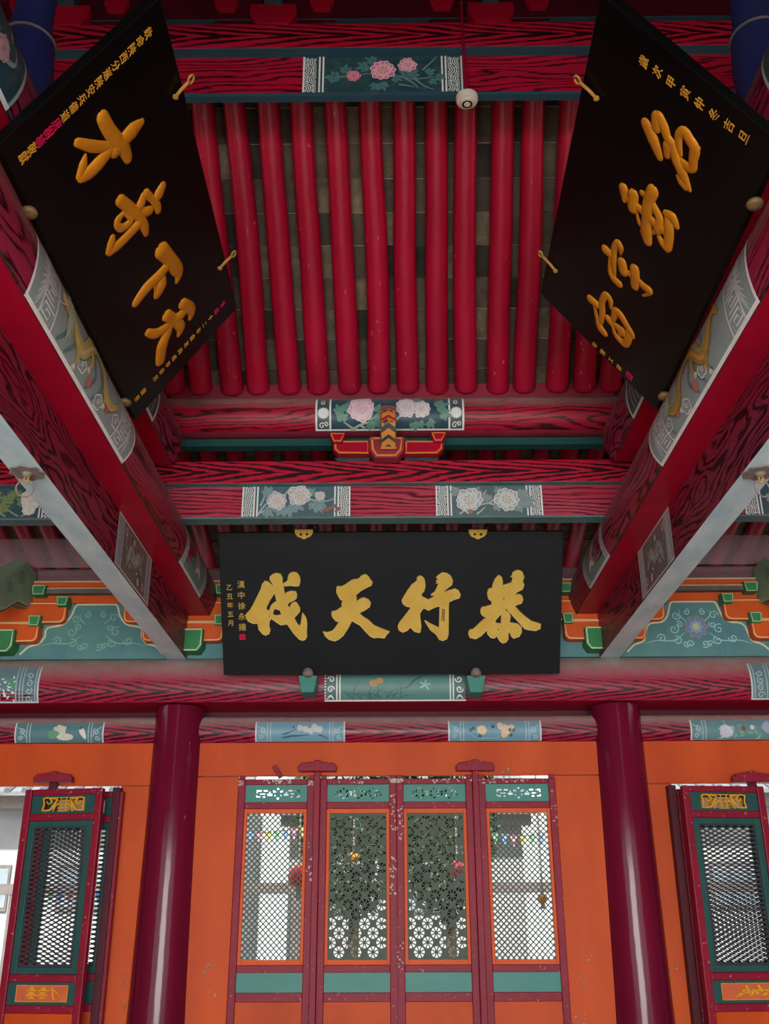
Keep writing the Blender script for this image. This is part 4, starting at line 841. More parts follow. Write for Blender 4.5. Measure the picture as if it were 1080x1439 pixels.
# ================================================================== PAINTED PANELS
WH = 'e6eae8'; TEALD = '1d4148'; GT = '4f7078'
def sprig(p, P, wd, col, n=0, leafc=None, L=.03):
    p.rib(P, [wd, wd * .8, wd * .5, wd * .25], col)
    for k_ in range(n):
        t_ = (k_ + .6) / n * (len(P) - 1); i = min(int(t_), len(P) - 2); f = t_ - i; x = P[i][0] + (P[i + 1][0] - P[i][0]) * f; y_ = P[i][1] + (P[i + 1][1] - P[i][1]) * f
        p.lobed(x, y_, random.uniform(0, 6.28), L * random.uniform(.8, 1.2), leafc)
def end_bands(p, u0, u1, v0, v1, wv, n=3):
    p.quad(u0, u1, v0, v1, WH if False else '7f9496', 1, 1)
# ridge panel
k = KG; y = 4.3 * KG; p = Paint(S_face(y)); u0, u1, v0, v1 = -.479 * k, .437 * k, 4.382 * k, 4.652 * k; W = u1 - u0; H = v1 - v0
p.quad(u0, u1, v0, v1, TEALD, 1, 1); p.up(4)
for a, b_ in ((u0, u0 + .105 * W), (u1 - .105 * W, u1)):
    p.waves(a + .012, b_ - .02, v0, v1 - .01, WH, 2)
for x in (u0 + .006, u0 + .105 * W, u0 + .128 * W, u1 - .006, u1 - .105 * W, u1 - .128 * W): p.line([(x, v0), (x, v1)], .011, WH)
p.up(3); X = lambda t_: u0 + W * t_; Z = lambda t_: v0 + H * t_
for P_ in (((.14, .4), (.24, .42), (.4, .5), (.5, .5)), ((.5, .5), (.62, .4), (.72, .35), (.86, .45)), ((.62, .42), (.7, .2), (.72, .08)), ((.7, .35), (.76, .15), (.82, .05)), ((.75, .6), (.8, .8), (.84, .98)), ((.6, .2), (.66, .16), (.7, .12))):
    p.rib([(X(a), Z(b_)) for a, b_ in P_], [.012, .010, .007, .004], '6f8f92')
for a, b_, q, L in ((.22, .42, 3, .08), (.2, .3, 2, .06), (.27, .55, 1.5, .07), (.45, .85, 2.6, .07), (.4, .72, 3.4, .08), (.49, .22, -1.2, .07), (.46, .2, -2.2, .06), (.62, .5, .2, .08), (.68, .42, .9, .07), (.78, .5, .5, .06), (.84, .4, -.4, .06), (.8, .3, -.8, .05), (.57, .38, -.5, .06)):
    p.lobed(X(a), Z(b_), q, L, '3f6f72', '6f9a98')
p.up(4); PK = ('f0cdd6', 'd8778f', 'e6a0b0', 'b8b060')
p.flower(X(.5), Z(.58), .078, PK, 11); p.flower(X(.655), Z(.72), .058, PK, 10); p.flower(X(.32), Z(.42), .045, ('e8b0bc', 'c95a76', 'd8839a', 'c04a60'), 9)
crossG_panel = p.done(crossG)
# cross-beam panels
def e_panel(u0, u1, cols, seed, parent=crossE, bands='lr'):
    random.seed(seed); y = 6.2 * KE; p = Paint(S_face(y)); v0, v1 = zE(2.562), zE(2.783); W = u1 - u0; H = v1 - v0
    bgc, fl, lf, br_ = cols
    p.quad(u0, u1, v0, v1, bgc, 1, 1); p.up(4); bw = .12 * W
    for sd, a, b_ in (('l', u0, u0 + bw), ('r', u1 - bw, u1)):
        if sd not in bands: continue
        p.quad(a, b_, v0, v1, '3c5156', 1, 1); p.up(2); p.waves(a + .014, b_ - .014, v0, v1, WH, 2)
    for sd, xs_ in (('l', (u0 + .006, u0 + bw - .006, u0 + bw + .018)), ('r', (u1 - .006, u1 - bw + .006, u1 - bw - .018))):
        if sd in bands:
            for x in xs_: p.line([(x, v0), (x, v1)], .011, WH)
    p.up(3); return p, lambda t_: u0 + W * t_, lambda t_: v0 + H * t_, W
PW = ('d8dad8', 'b9aeb0', 'c8c2c0', 'c8b878')
p, X, Z, W = e_panel(-.993 * KE, -.259 * KE, ('48646c', 0, 0, 0), 3)
for P_ in (((.15, .05), (.22, .4), (.3, .55), (.36, .6)), ((.17, .35), (.2, .6), (.2, .75)), ((.36, .55), (.42, .85), (.45, .98)), ((.42, .85), (.5, .95), (.58, .92)), ((.6, .6), (.7, .5), (.8, .52), (.86, .62)), ((.16, .1), (.24, .25), (.3, .4))): p.rib([(X(a), Z(b_)) for a, b_ in P_], [.016, .013, .009, .006], '9fb5b8')
for a, b_, q, L in ((.25, .75, 2, .08), (.27, .6, 2.6, .06), (.22, .2, -.7, .08), (.34, .3, -1, .09), (.42, .3, -1.3, .09), (.48, .4, -.6, .09), (.5, .5, -1.2, .07), (.66, .45, -1.4, .08), (.7, .4, -1.1, .09), (.62, .75, .7, .06), (.47, .6, .3, .06)): p.lobed(X(a), Z(b_), q, L, '7f9a9c', '5a787c')
p.up(4); p.flower(X(.32), Z(.52), .075, PW, 10); p.flower(X(.53), Z(.68), .088, PW, 11); p.flower(X(.72), Z(.66), .042, PW, 8)
for a, b_ in ((.78, .12), (.82, .2), (.74, .1), (.86, .12)): p.petal(X(a), Z(b_), .8, .06, .025, '8f5f58')
p.done(crossE)
p, X, Z, W = e_panel(.319 * KE, 1.041 * KE, ('55696e', 0, 0, 0), 5)
for P_ in (((.15, .95), (.22, .85), (.25, .65), (.28, .5)), ((.4, .5), (.45, .7), (.48, .85)), ((.38, .35), (.5, .42), (.56, .6), (.58, .95)), ((.22, .05), (.28, .2), (.34, .3)), ((.38, .05), (.42, .15), (.46, .28)), ((.5, .4), (.62, .3), (.68, .35)), ((.58, .85), (.64, .87), (.68, .87))): p.rib([(X(a), Z(b_)) for a, b_ in P_], [.014, .011, .009, .005], 'b5bcb0')
for a, b_, q, L in ((.2, .72, 2, .07), (.38, .7, 1.2, .07), (.42, .55, .4, .07), (.5, .5, 1.8, .06), (.55, .35, -.3, .08), (.62, .4, .3, .08), (.74, .35, -.2, .1), (.78, .6, .7, .09), (.84, .5, -.8, .09), (.8, .7, 0, .07), (.6, .75, 2, .06)): p.lobed(X(a), Z(b_), q, L, '8a9c9c', '66797b')
p.up(4); PW2 = ('dde0dc', 'a9b1b0', 'c6cbc8', 'c8c090'); p.flower(X(.31), Z(.5), .1, PW2, 12); p.flower(X(.665), Z(.52), .09, PW2, 11)
p.blob(X(.32), Z(.12), .02, 'a87058'); p.done(crossE)
p, X, Z, W = e_panel(-3.1 * KE, -2.24 * KE, ('2f4f5c', 0, 0, 0), 8, bands='lr')
for P_ in (((.6, .05), (.5, .3), (.42, .6)), ((.7, .05), (.6, .3), (.55, .5)), ((.72, .05), (.8, .2), (.84, .4)), ((.45, .1), (.4, .3), (.3, .4))): p.rib([(X(a), Z(b_)) for a, b_ in P_], [.012, .01, .008, .005], '8f9c7c')
for a, b_, q, L in ((.44, .5, 1.8, .09), (.5, .6, 1, .08), (.6, .5, 1.4, .09), (.55, .3, .3, .08), (.66, .72, 1.6, .08), (.74, .5, 2.6, .08), (.78, .4, 3, .07), (.4, .3, 2.6, .09), (.5, .2, 2.9, .08), (.82, .5, 0, .07)): p.lobed(X(a), Z(b_), q, L, '6f8250', '8f9c60')
p.up(4); p.flower(X(.79), Z(.62), .085, ('e6e2de', 'c9c5c0', 'd8d4d0', 'd8d4d0'), 14); p.flower(X(.78), Z(.26), .05, ('e6e2de', 'c9c5c0', 'd8d4d0', 'd8d4d0'), 11); p.flower(X(.3), Z(.7), .08, ('dfe2e4', 'b9c5cc', 'cfd5d8', 'd0d0c0'), 12); p.done(crossE)
p, X, Z, W = e_panel(2.40 * KE, 3.2 * KE, ('3f5560', 0, 0, 0), 9)
for q in range(8): p.lobed(X(.2 + q * .08), Z(random.uniform(.3, .8)), q, .07, '8a9c98', '6a7d7c')
p.flower(X(.3), Z(.4), .06, PW2, 9); p.flower(X(.6), Z(.5), .08, PW2, 11); p.done(crossE)
# purlin panel
p = Paint(S_xlog(F_C, F_Z, F_R, F_F)); u0, u1, v0, v1 = -.502 * KE, .524 * KE, .004, F_R * 1.7; W = u1 - u0; H = F_R * 1.45
p.quad(u0, u1, v0, v1, '1f4254', 1, 14); p.up(4); X = lambda t_: u0 + W * t_; Z = lambda t_: v0 + H * t_
p.frame(u0, u1, v0, v1, .014, WH, False, 14)
for a, b_ in ((u0 + .02, u0 + .09 * W), (u1 - .09 * W, u1 - .02)):
    p.quad(a - .006, b_ + .006, v0 + .014, v1, '3d5056', 1, 12)
    c = (a + b_) / 2; p.up(2)
    for q in range(16): an = 2 * pi * q / 16; p.petal(c, Z(.58), an, .045, .016, WH)
    p.spiral(c - .01, Z(.18), .026, .008, WH, 1.2, 0, 1); p.spiral(c + .02, Z(.22), .018, .007, WH, 1.1, 2, -1); p.spiral(c, Z(.95), .022, .008, WH, 1.1, 1, 1)
for x in (u0 + .1 * W, u1 - .1 * W): p.quad(x - .007, x + .007, v0, v1, WH, 1, 12)
p.up(3)
for P_ in (((.24, .02), (.3, .2), (.36, .3), (.42, .55)), ((.27, .02), (.22, .2), (.19, .3)), ((.3, .2), (.33, .1), (.33, .02)), ((.54, .35), (.58, .5), (.62, .65))): p.rib([(X(a), Z(b_)) for a, b_ in P_], [.02, .016, .011, .007], 'a9b79a')
for a, b_, q, L in ((.17, .6, 2, .08), (.18, .35, 1.5, .08), (.2, .7, .5, .08), (.24, .8, .9, .08), (.4, .35, -.4, .09), (.42, .6, .6, .09), (.36, .25, -.8, .07), (.66, .25, -1.4, .07), (.7, .28, -1.2, .06), (.76, .3, -.9, .07), (.82, .75, .3, .1), (.85, .55, -.4, .08), (.68, .95, 1, .07)): p.lobed(X(a), Z(b_), q, L, '5f9080', '8fb59a')
p.up(4); PP = ('ecd9de', 'd9a9b8', 'e2c0c8', 'd8b0b8'); p.flower(X(.31), Z(.72), .105, PP, 13); p.flower(X(.615), Z(.75), .08, ('e8e0e4', 'c9b5c4', 'd8c8d2', 'd0b8c8'), 11); p.flower(X(.715), Z(.68), .07, ('e8e0e0', 'c9bcc0', 'dccfd0', 'c8c080'), 9)
p.done(purF)
# lintel panels (upper log)
SA = S_xlog(A_C, A_Z, A_R, A_F)
p = Paint(SA); u0, u1 = -.529, .618; p.quad(u0, u1, .002, .29, '4f837c', 1, 12); p.up(4); p.frame(u0, u1, .002, .29, .012, WH, False, 12)
for sg, a in ((1, u0), (-1, u1)):
    p.quad(min(a, a + sg * .09), max(a, a + sg * .09), .014, .29, '4a6a6c', 1, 12); p.up(2)
    for x in (.1, .125): p.quad(a + sg * x - .005, a + sg * x + .005, .012, .29, WH, 1, 12)
    p.spiral(a + sg * .05, .1, .03, .01, WH, 1.2, 0, sg); p.spiral(a + sg * .055, .18, .03, .01, WH, 1.2, 3, -sg); p.rib([(a + sg * .02, .02), (a + sg * .05, .05), (a + sg * .075, .02)], [.004, .016, .004], WH)
for i in range(22):
    x = u0 + .2 + random.uniform(0, .45); L = random.uniform(.06, .16); a = random.uniform(.3, 2.8); p.rib([(x, .02), (x + L * .5 * cos(a), .02 + L * .7 * sin(a)), (x + L * cos(a) * 1.4, .02 + L * sin(a))], [.003, .006, .003, .001], '2c5650')
p.blob(u0 + .4, .15, .04, 'b08a50', .03); p.blob(u0 + .45, .17, .03, 'b58f58', .025)
for i in range(5): p.petal(u1 - .33, .13, i * 1.1 - .8, .05, .016, '86b8ac')
p.rib([(.12, .1), (.16, .13), (.2, .17), (.26, .2)], [.004, .008, .01, .01], '2f4038'); p.done(lintel)
for sg, u0, u1 in ((-1, -3.6, -2.857), (1, 2.934, 3.6)):
    p = Paint(SA); p.quad(u0, u1, .0, .32, '5b8088', 1, 12); p.up(4); p.frame(u0, u1, .0, .32, .014, 'c5ced0', False, 12); e = u1 if sg < 0 else u0; p.up(2)
    for x in (.03, .13, .155, .185): p.quad(e + sg * x - .005, e + sg * x + .005, .01, .32, '9fb4bc', 1, 12)
    for j in range(4): p.spiral(e + sg * .08, .04 + j * .06, .03, .009, 'a9bcc4', 1.2, j, sg)
    for j in range(30): p.petal(e + sg * random.uniform(.2, .36), random.uniform(.03, .2), random.uniform(0, 6.2), .03, .014, 'd5dcd8')
    for j in range(5): p.leaf(e + sg * .22, .12 + .02 * j, 1 + j * .6, .06, .03, '4f9a78')
    p.done(lintel)
# lower lintel panels
SB = S_xlog(B_C, B_Z, B_R, 0)
def b_panel(o, u0, u1, bgc, kind, seed):
    random.seed(seed); p = Paint(SB); v0, v1 = .10, .27; W = u1 - u0; p.quad(u0, u1, v0, v1, bgc, 1, 12); p.up(4); X = lambda t_: u0 + W * t_; Z = lambda t_: .115 + .125 * t_
    for x in (u0 + .006, u1 - .006): p.quad(x - .006, x + .006, v0, v1, 'cfd6d6', 1, 12)
    for sg, e in ((1, u0), (-1, u1)):
        for x in (.1, .125): p.quad(e + sg * x - .004, e + sg * x + .004, v0, v1, 'a5c0ca' , 1, 12)
        p.spiral(e + sg * .05, Z(.2), .022, .008, 'a9c2cc', 1.3, 0, sg); p.spiral(e + sg * .06, Z(.62), .026, .008, 'a9c2cc', 1.3, 2, -sg); p.rib([(e + sg * .02, Z(.9)), (e + sg * .06, Z(.7)), (e + sg * .09, Z(.3))], .006, 'a9c2cc')
    p.up(2)
    if kind == 'birds':
        p.flower(X(.5), Z(.7), .05, ('d8dcc8', 'b9c5a8', 'ccd2bc', 'c8c090'), 7); p.blob(X(.44), Z(.42), .05, '5f9a78', .035); p.blob(X(.57), Z(.28), .07, 'd8dac8', .028); p.rib([(X(.56), Z(.3)), (X(.55), Z(.7)), (X(.57), Z(.95))], [.04, .03, .035, .01], 'c9cfc0'); p.rib([(X(.74), Z(.8)), (X(.77), Z(.5)), (X(.8), Z(.15))], [.03, .045, .035, .01], 'dcdcd6'); p.blob(X(.745), Z(.8), .012, '3a3a3a')
    if kind == 'branch':
        for a, b_ in ((.5, .8), (.56, .72), (.62, .6), (.68, .72), (.72, .68), (.66, .82)): p.flower(X(a), Z(b_), .028, ('d2d8d6', 'b5bfc0', 'c5cccb', 'c8c4a0'), 6)
        for P_ in (((.3, .4), (.38, .5), (.46, .7)), ((.36, .3), (.46, .32), (.6, .36)), ((.42, .75), (.44, .9)), ((.7, .35), (.76, .28), (.82, .1)), ((.3, .2), (.4, .28), (.5, .3))): p.rib([(X(a), Z(b_)) for a, b_ in P_], [.004, .010, .006, .003], '2f4f5c')
    if kind == 'blossom':
        for a, b_, r_, c in ((.36, .6, .042, 'd8c494'), (.62, .6, .045, 'd9b8a0'), (.56, .85, .03, 'd8bca8'), (.6, .35, .032, 'dcb09a'), (.68, .75, .026, 'd8a8a0')): p.flower(X(a), Z(b_), r_, ('e0d2b4', c, 'dcc8a8', 'c8a050'), 7)
        for a, b_ in ((.34, .25), (.27, .7), (.24, .6), (.48, .8), (.67, .3), (.66, .6), (.7, .58)): p.blob(X(a), Z(b_), .014, '2f5f62')
        p.rib([(X(.24), Z(.35)), (X(.3), Z(.15)), (X(.42), Z(.12)), (X(.52), Z(.12)), (X(.56), Z(.3))], .006, '8fc0cc')
    if kind == 'mums':
        for i in range(26): p.leaf(X(random.uniform(.28, .9)), Z(random.uniform(.1, .9)), random.uniform(0, 6.2), .05, .02, random.choice(('6fb090', '8fbf98', '5a9a80')))
        p.flower(X(.36), Z(.45), .055, ('d5dae4', 'b5bed0', 'c8cfdd', 'c8cfdd'), 14); p.flower(X(.78), Z(.7), .05, ('a9b8cc', '8fa2b8', '9cb0c4', '9cb0c4'), 12); p.flower(X(.62), Z(.7), .02, ('e0e4dc', 'c8ccc4', 'd8dcd4', 'c8c090'), 7); p.blob(X(.53), Z(.62), .02, '7a4438')
    p.done(o)
b_panel(low[0], -3.059, -2.332, '4f7f86', 'birds', 1); b_panel(low[1], -1.097, -.365, '6f9fb4', 'branch', 2); b_panel(low[1], .475, 1.233, '6a9cae', 'blossom', 3); b_panel(low[2], 2.444, 3.25, '5f8c94', 'mums', 4)
# panels on the side logs
for s in (-1, 1):
    p = Paint(S_ylog(LC[s], 2.62, .31, .262, -s)); p.h = .001; p.quad(-2.4, 8.3, -.004, .010, '22080f', 60, 1); p.mb.build('edge_line', M['pic'], logd[s])
    p = Paint(S_ylog(LC[s], 3.285, .275, .215, -s)); p.h = .001; p.quad(.3, 6.4, -.004, .010, '22080f', 40, 1); p.mb.build('edge_line', M['pic'], upper[s])
LP0 = math.asin(.262 / .31)
def log_edges(p, ya, yb, v1, col, wd=.018):
    p.quad(ya, yb, 0, wd, col, 10, 1)
def dragon(s, ya, yb, body, body2, mane):
    random.seed(11 + s); p = Paint(S_ylog(LC[s], 2.62, .31, .262, -s)); V = .44; W = yb - ya
    bow = lambda v: .05 * sin(pi * min(1, v / .4))
    N = 14
    def strip(c, a0, a1, v0=0, v1=V):
        P = []
        for j in range(N + 1):
            v = v0 + (v1 - v0) * j / N
            P += [p.S(ya + a0 - bow(v) if a0 >= 0 else yb + a0 + bow(v), v, p.h), p.S(yb + a1 + bow(v) if a1 <= 0 else ya + a1 - bow(v), v, p.h)]
        b = p.mb.add(P); c = lin(c)
        for j in range(N): k_ = b + 2 * j; p.mb.face([k_, k_ + 1, k_ + 3, k_ + 2], None, 0, c)
    strip('8fa5a6', 0, 0); p.up(4)
    p.rib([(ya - bow(v), v) for v in [V * j / N for j in range(N + 1)]], .02, 'f2f4f4', 1); p.rib([(yb + bow(v), v) for v in [V * j / N for j in range(N + 1)]], .02, 'f2f4f4', 1); p.quad(ya, yb, 0, .02, 'f2f4f4', 12, 1)
    for e, sg in ((ya, 1), (yb, -1)):
        for x in (.14, .30): p.rib([(e + sg * x - sg * bow(v), v) for v in [V * j / N for j in range(N + 1)]], .011, 'e6ebeb', 1)
        for j in range(5): p.fret(e + sg * .215 - sg * bow(.05 + j * .09), .05 + j * .085, .06, .032, .009, 'e6ebeb')
        for j in range(11): a = -1.2 + j * .24; p.rib([(e + sg * .1, .19), (e + sg * (.1 - .03 * cos(a)), .19 + .1 * sin(a)), (e + sg * (.1 - .07 * cos(a)), .19 + .19 * sin(a))], [.02, .012, .014, .003], 'c5cdcd')
        p.spiral(e + sg * .10, .17, .028, .008, 'd0d6d6', 1.4); p.spiral(e + sg * .10, .24, .024, .008, 'd0d6d6', 1.4)
    # waves and clouds
    for j in range(9): x = ya + .36 + j * (W - .72) / 8; p.rib([(x, .03), (x + .06, .12), (x + .02, .2), (x + .08, .3)], [.02, .03, .026, .01], random.choice(('66807f', '93a8a6', '5f7b7c')))
    for x, v in ((.42, .09), (.62, .06), (.80, .10), (.92, .17)): p.cloud(ya + W * x, v, .055, .035, 'f2f4f4', '93a6a5')
    X = lambda t_: ya + .32 + (W - .64) * t_
    p.up(3); B = [(X(.02), .20), (X(.12), .26), (X(.2), .17), (X(.32), .14), (X(.42), .22), (X(.55), .29), (X(.68), .24), (X(.74), .15), (X(.86), .12), (X(.97), .18)]
    p.rib(B, [.02, .08, .1, .1, .1, .1, .095, .08, .07, .02], '5f7f62'); p.up(2); p.rib(B, [.012, .064, .084, .084, .084, .082, .078, .064, .05, .01], body)
    p.up(2); p.rib([(a, b_ - .014) for a, b_ in B], [.004, .016, .022, .022, .022, .02, .02, .016, .01, .002], body2)
    Q = catmull(B, 8); p.up(2)
    for i in range(6, len(Q) - 6, 1): p.blob(Q[i][0], Q[i][1] + .03, .007, '8fc8a8', n=5)
    hx, hy = (X(.04), .21) if s < 0 else (X(.93), .2); d_ = 1 if s < 0 else -1
    p.blob(hx, hy, .06, body, .045); p.blob(hx + d_ * -.05, hy + .0, .035, body2, .025); p.blob(hx - d_ * .02, hy + .02, .010, '202020'); p.blob(hx - d_ * .045, hy - .028, .018, 'c96a68', .010); p.blob(hx + .01, hy + .03, .012, 'e0e0d8'); p.blob(hx - d_ * .02, hy + .02, .006, '101010')
    for j in range(9): a = (0 if s < 0 else pi) + (j - 4) * .28; p.leaf(hx + d_ * .02, hy - .01 + .01 * (j - 4), pi - a if s > 0 else a, .12, .028, mane)
    for sg in (-1, 1): p.rib([(hx, hy), (hx - d_ * .1, hy + sg * .05), (hx - d_ * .15, hy + sg * .03)], [.008, .006, .002], 'd8d4b0')
    for x, v, a in ((X(.25), .12, -1.2), (X(.45), .2, -1.6), (X(.7), .15, -1.0), (X(.56), .32, 1.4)):
        e_ = (x + .1 * cos(a), max(.04, v + .08 * sin(a))); p.rib([(x, v), ((x + e_[0]) / 2 + .02, (v + e_[1]) / 2), e_], [.05, .04, .028, .02], body)
        for q in range(4): p.petal(e_[0], e_[1], a - .8 + q * .5, .035, .010, 'e0ddc8')
    p.blob(X(.5), .07, .03, 'c9705c'); p.blob(X(.82), .08, .02, 'c9605a'); p.done(logd[s], 'dragon_panel', 'grey-green panel with a yellow dragon among clouds' if s < 0 else 'grey-green panel with an ochre dragon among clouds')
dragon(-1, 3.5, 5.12, 'c2b35c', 'd8c98a', 'a9bfa0'); dragon(1, 3.58, 5.2, 'b08a2c', 'c9a24a', '86c4a4')
for s, ya, yb in ((-1, 6.78, 7.63), (1, 6.70, 7.46)):
    p = Paint(S_ylog(LC[s], 2.62, .31, .262, -s)); p.quad(ya, yb, 0, .42, '6f8482', 1, 14); p.up(4)
    for q in (0, .085): p.quad(ya + q, ya + q + .016, 0, .42, 'c0cacc', 1, 14); p.quad(yb - q - .016, yb - q, 0, .42, 'c0cacc', 1, 14)
    p.quad(ya + .02, ya + .08, .02, .42, '8fa2a6', 1, 12); p.quad(yb - .08, yb - .02, .02, .42, '8fa2a6', 1, 12); p.quad(ya, yb, 0, .02, 'cdd4d4', 8, 1); p.up(2)
    for q in range(8): p.line([(ya + .035, .04 + q * .045), (ya + .06, .04 + q * .045), (ya + .06, .065 + q * .045)], .006, 'd5dada'); p.line([(yb - .035, .04 + q * .045), (yb - .06, .04 + q * .045), (yb - .06, .065 + q * .045)], .006, 'd5dada')
    ym = (ya + yb) / 2; p.rib([(ym, .08), (ym + .05, .16), (ym, .24), (ym + .04, .3)], [.03, .1, .08, .02], 'b98f7c'); p.rib([(ym + .02, .1), (ym + .1, .12), (ym + .18, .08)], [.03, .04, .01], 'd0cfc4')
    for q in range(6): p.leaf(ym - .05, .08 + .03 * q, 2.5 + q * .3, .12, .03, '52706a')
    p.done(logd[s], 'painted_panel', 'small panel with a pale bird at the far end')
for s, ya, yb in ((-1, 5.81, 6.71), (1, 5.79, 6.62)):
    p = Paint(S_side(X0 + s * (HB - .083), -s)); v0, v1 = 2.10, 2.448; p.quad(ya, yb, v0, v1, '6d7270', 1, 1); p.up(4)
    p.line([(ya, v0), (ya, v1)], .016, 'cfd5d5'); p.line([(yb, v0), (yb, v1)], .016, 'cfd5d5'); p.line([(ya, v0 + .006), (yb, v0 + .006)], .014, 'cfd5d5'); p.line([(ya, v1 - .006), (yb, v1 - .006)], .012, 'cfd5d5')
    for e, sg in ((ya, 1), (yb, -1)):
        p.quad(min(e + sg * .015, e + sg * .12), max(e + sg * .015, e + sg * .12), v0 + .012, v1 - .012, '9aaab0', 1, 1); p.up(); p.line([(e + sg * .13, v0), (e + sg * .13, v1)], .01, 'cfd5d5')
        for q in range(7): z = v0 + .03 + q * .045; p.line([(e + sg * .04, z), (e + sg * .095, z), (e + sg * .095, z + .025), (e + sg * .06, z + .025)], .007, '6c7fa8' if s < 0 else 'dce0e0')
    p.up(2); random.seed(4); ym = (ya + yb) / 2
    p.rib([(ym - .2, v0 + .1), (ym - .1, v0 + .2), (ym, v0 + .16), (ym + .1, v0 + .22), (ym + .2, v0 + .14)], [.05, .09, .08, .08, .03], '93a29a')
    for q in range(26): p.petal(ym + random.uniform(-.24, .24), v0 + random.uniform(.05, .3), random.uniform(0, 6.2), random.uniform(.03, .06), .014, random.choice(('b9c2ba', 'a8b4ac', '8c2c3c', '4c5652', 'c8ccc4')))
    for x, z in ((-.25, .28), (.25, .07)): p.blob(ym + x, v0 + z, .032, 'c0a8a8'); p.spiral(ym + x, v0 + z, .02, .008, 'a02038', 1.2)
    p.blob(ym + .12, v0 + .06, .028, 'c5cac4'); p.blob(ym - .05, v0 + .28, .022, 'c5cac4'); p.done(fang[s], 'painted_panel', 'grey panel with a running beast')
for s in (-1, 1):
    p = Paint(S_ylog(LC[s], 3.285, .275, .215, -s)); random.seed(20 + s)
    p.quad(1.2, 3.14, 0, .5, '24424c', 6, 14); p.up(4); p.quad(1.2, 3.14, 0, .022, 'f2f4f4', 8, 1); p.quad(3.12, 3.14, 0, .5, 'a9b0ae', 1, 12)
    for q in range(26): x = random.uniform(2.2, 3.0); v = random.uniform(.04, .42); p.rib([(x, v), (x + random.uniform(-.1, .1), v + .05), (x + random.uniform(-.2, .2), v + .12)], [.006, .02, .012, .002], random.choice(('5f7a78', '8a9a96', '3f6a66')))
    p.up(2); p.flower(2.66, .2, .08, ('d9b8c0', 'b8788a', 'c895a2', 'b06878'), 10); p.flower(2.92, .12, .055, ('c9b0b4', 'a07080', 'b88a96', '905868'), 9); p.flower(2.45, .33, .09, ('b9c0c0', '8a9698', 'a5b0b0', '8a9698'), 11); p.done(upper[s])
    p = Paint(S_ylog(LC[s], 3.285, .275, .215, -s)); p.quad(4.5, 5.85, 0, .42, '2f4c50', 4, 12); p.up(4); p.quad(4.5, 5.85, 0, .018, 'd0d6d4', 6, 1); p.rib([(5.86 - .3 * (v / .4) ** 1.2, v) for v in (0, .1, .2, .3, .42)], .02, 'd0d6d4')
    for q in range(8): p.rib([(5.75 - q * .06, .03), (5.7 - q * .06, .12), (5.6 - q * .06, .2)], .01, '9aaaa6')
    p.done(upper[s])

# ================================================================== DOORS
def diag_lattice(mb, x0, x1, z0, z1, y, sp=.0305, wd=.0095, th=.012, m=0):
    D = sp * sqrt(2)
    for sg in (1, -1):
        c0 = (z0 - sg * (x1 if sg > 0 else x0)); c1 = (z1 - sg * (x0 if sg > 0 else x1)); n_ = int((c1 - c0) / D)
        for i in range(n_ + 1):
            c = c0 + (i + .5) * D           # z = sg*x + c
            pts = []
            for x in (x0, x1):
                z = sg * x + c
                if z0 <= z <= z1: pts.append((x, z))
            for z in (z0, z1):
                x = (z - c) / sg
                if x0 < x < x1: pts.append((x, z))
            if len(pts) < 2: continue
            (xa, za), (xb, zb) = pts[0], pts[1]; L = sqrt((xb - xa) ** 2 + (zb - za) ** 2)
            if L < .01: continue
            nx, nz = -(zb - za) / L * wd / 2, (xb - xa) / L * wd / 2; yy = y + (0 if sg > 0 else .002)
            mb.prism([Vector((xa + nx, yy, za + nz)), Vector((xb + nx, yy, zb + nz)), Vector((xb - nx, yy, zb - nz)), Vector((xa - nx, yy, za - nz))], (0, th, 0), m)
def wheel_holes(x0, x1, z0, z1, R=.041, dx=.129, dy=.0665):
    H = []; row = 0; z = z1 - .01
    while z > z0 - R:
        x = x0 + .02 + (dx / 2 if row % 2 else 0)
        while x < x1 + R:
            for q in range(8):
                a = 2 * pi * q / 8 + pi / 2; P = []
                for rr, aw in ((R * .34, -.10), (R * .96, -.30), (R, -.0), (R * .96, .30), (R * .34, .10)): P.append((x + rr * cos(a + aw), z + rr * sin(a + aw)))
                if all(x0 + .002 < u < x1 - .002 and z0 + .002 < v < z1 - .002 for u, v in P): H.append(P)
            x += dx
        z -= dy; row += 1
    return H
def cut_top(kind, x0, x1, z0, z1):
    W = x1 - x0; Hh = z1 - z0; H = []
    def R_(a, b_, c, d):
        P = [(a, b_), (c, b_), (c, d), (a, d)]; return [(x0 + W * (u - 105) / 850, z1 - Hh * (v - 195) / 235) for u, v in P]
    if kind == 'key':
        half = [(258, 262, 328, 283), (258, 287, 274, 305), (355, 262, 410, 284), (305, 308, 378, 325), (255, 333, 272, 362), (276, 347, 312, 364), (345, 347, 378, 367), (408, 312, 474, 342), (430, 286, 450, 309), (484, 265, 500, 298), (504, 275, 524, 298), (502, 328, 520, 348)]
        for a, b_, c, d in half: H += [R_(a, b_, c, d), R_(1106 - c, b_, 1106 - a, d)]
        H += [R_(540, 236, 566, 262), R_(536, 364, 568, 390)]
    else:
        for cx in (330, 530, 730):
            for a, b_, w_, h_ in ((0, -62, 16, 10), (0, 62, 16, 11), (-45, -28, 13, 20), (45, -28, 13, 20), (-45, 30, 16, 18), (45, 30, 16, 18)): H.append(R_(cx + a - w_, 312 + b_ - h_, cx + a + w_, 312 + b_ + h_))
        for cx in (430, 630): H += [R_(cx - 26, 284, cx + 26, 300), R_(cx - 10, 304, cx + 10, 345)]
        for sg in (-1, 1): H += [R_(530 + sg * 285 - 9, 284, 530 + sg * 285 + 9, 306), R_(530 + sg * 308 - 9, 318, 530 + sg * 308 + 9, 350)]
    return H
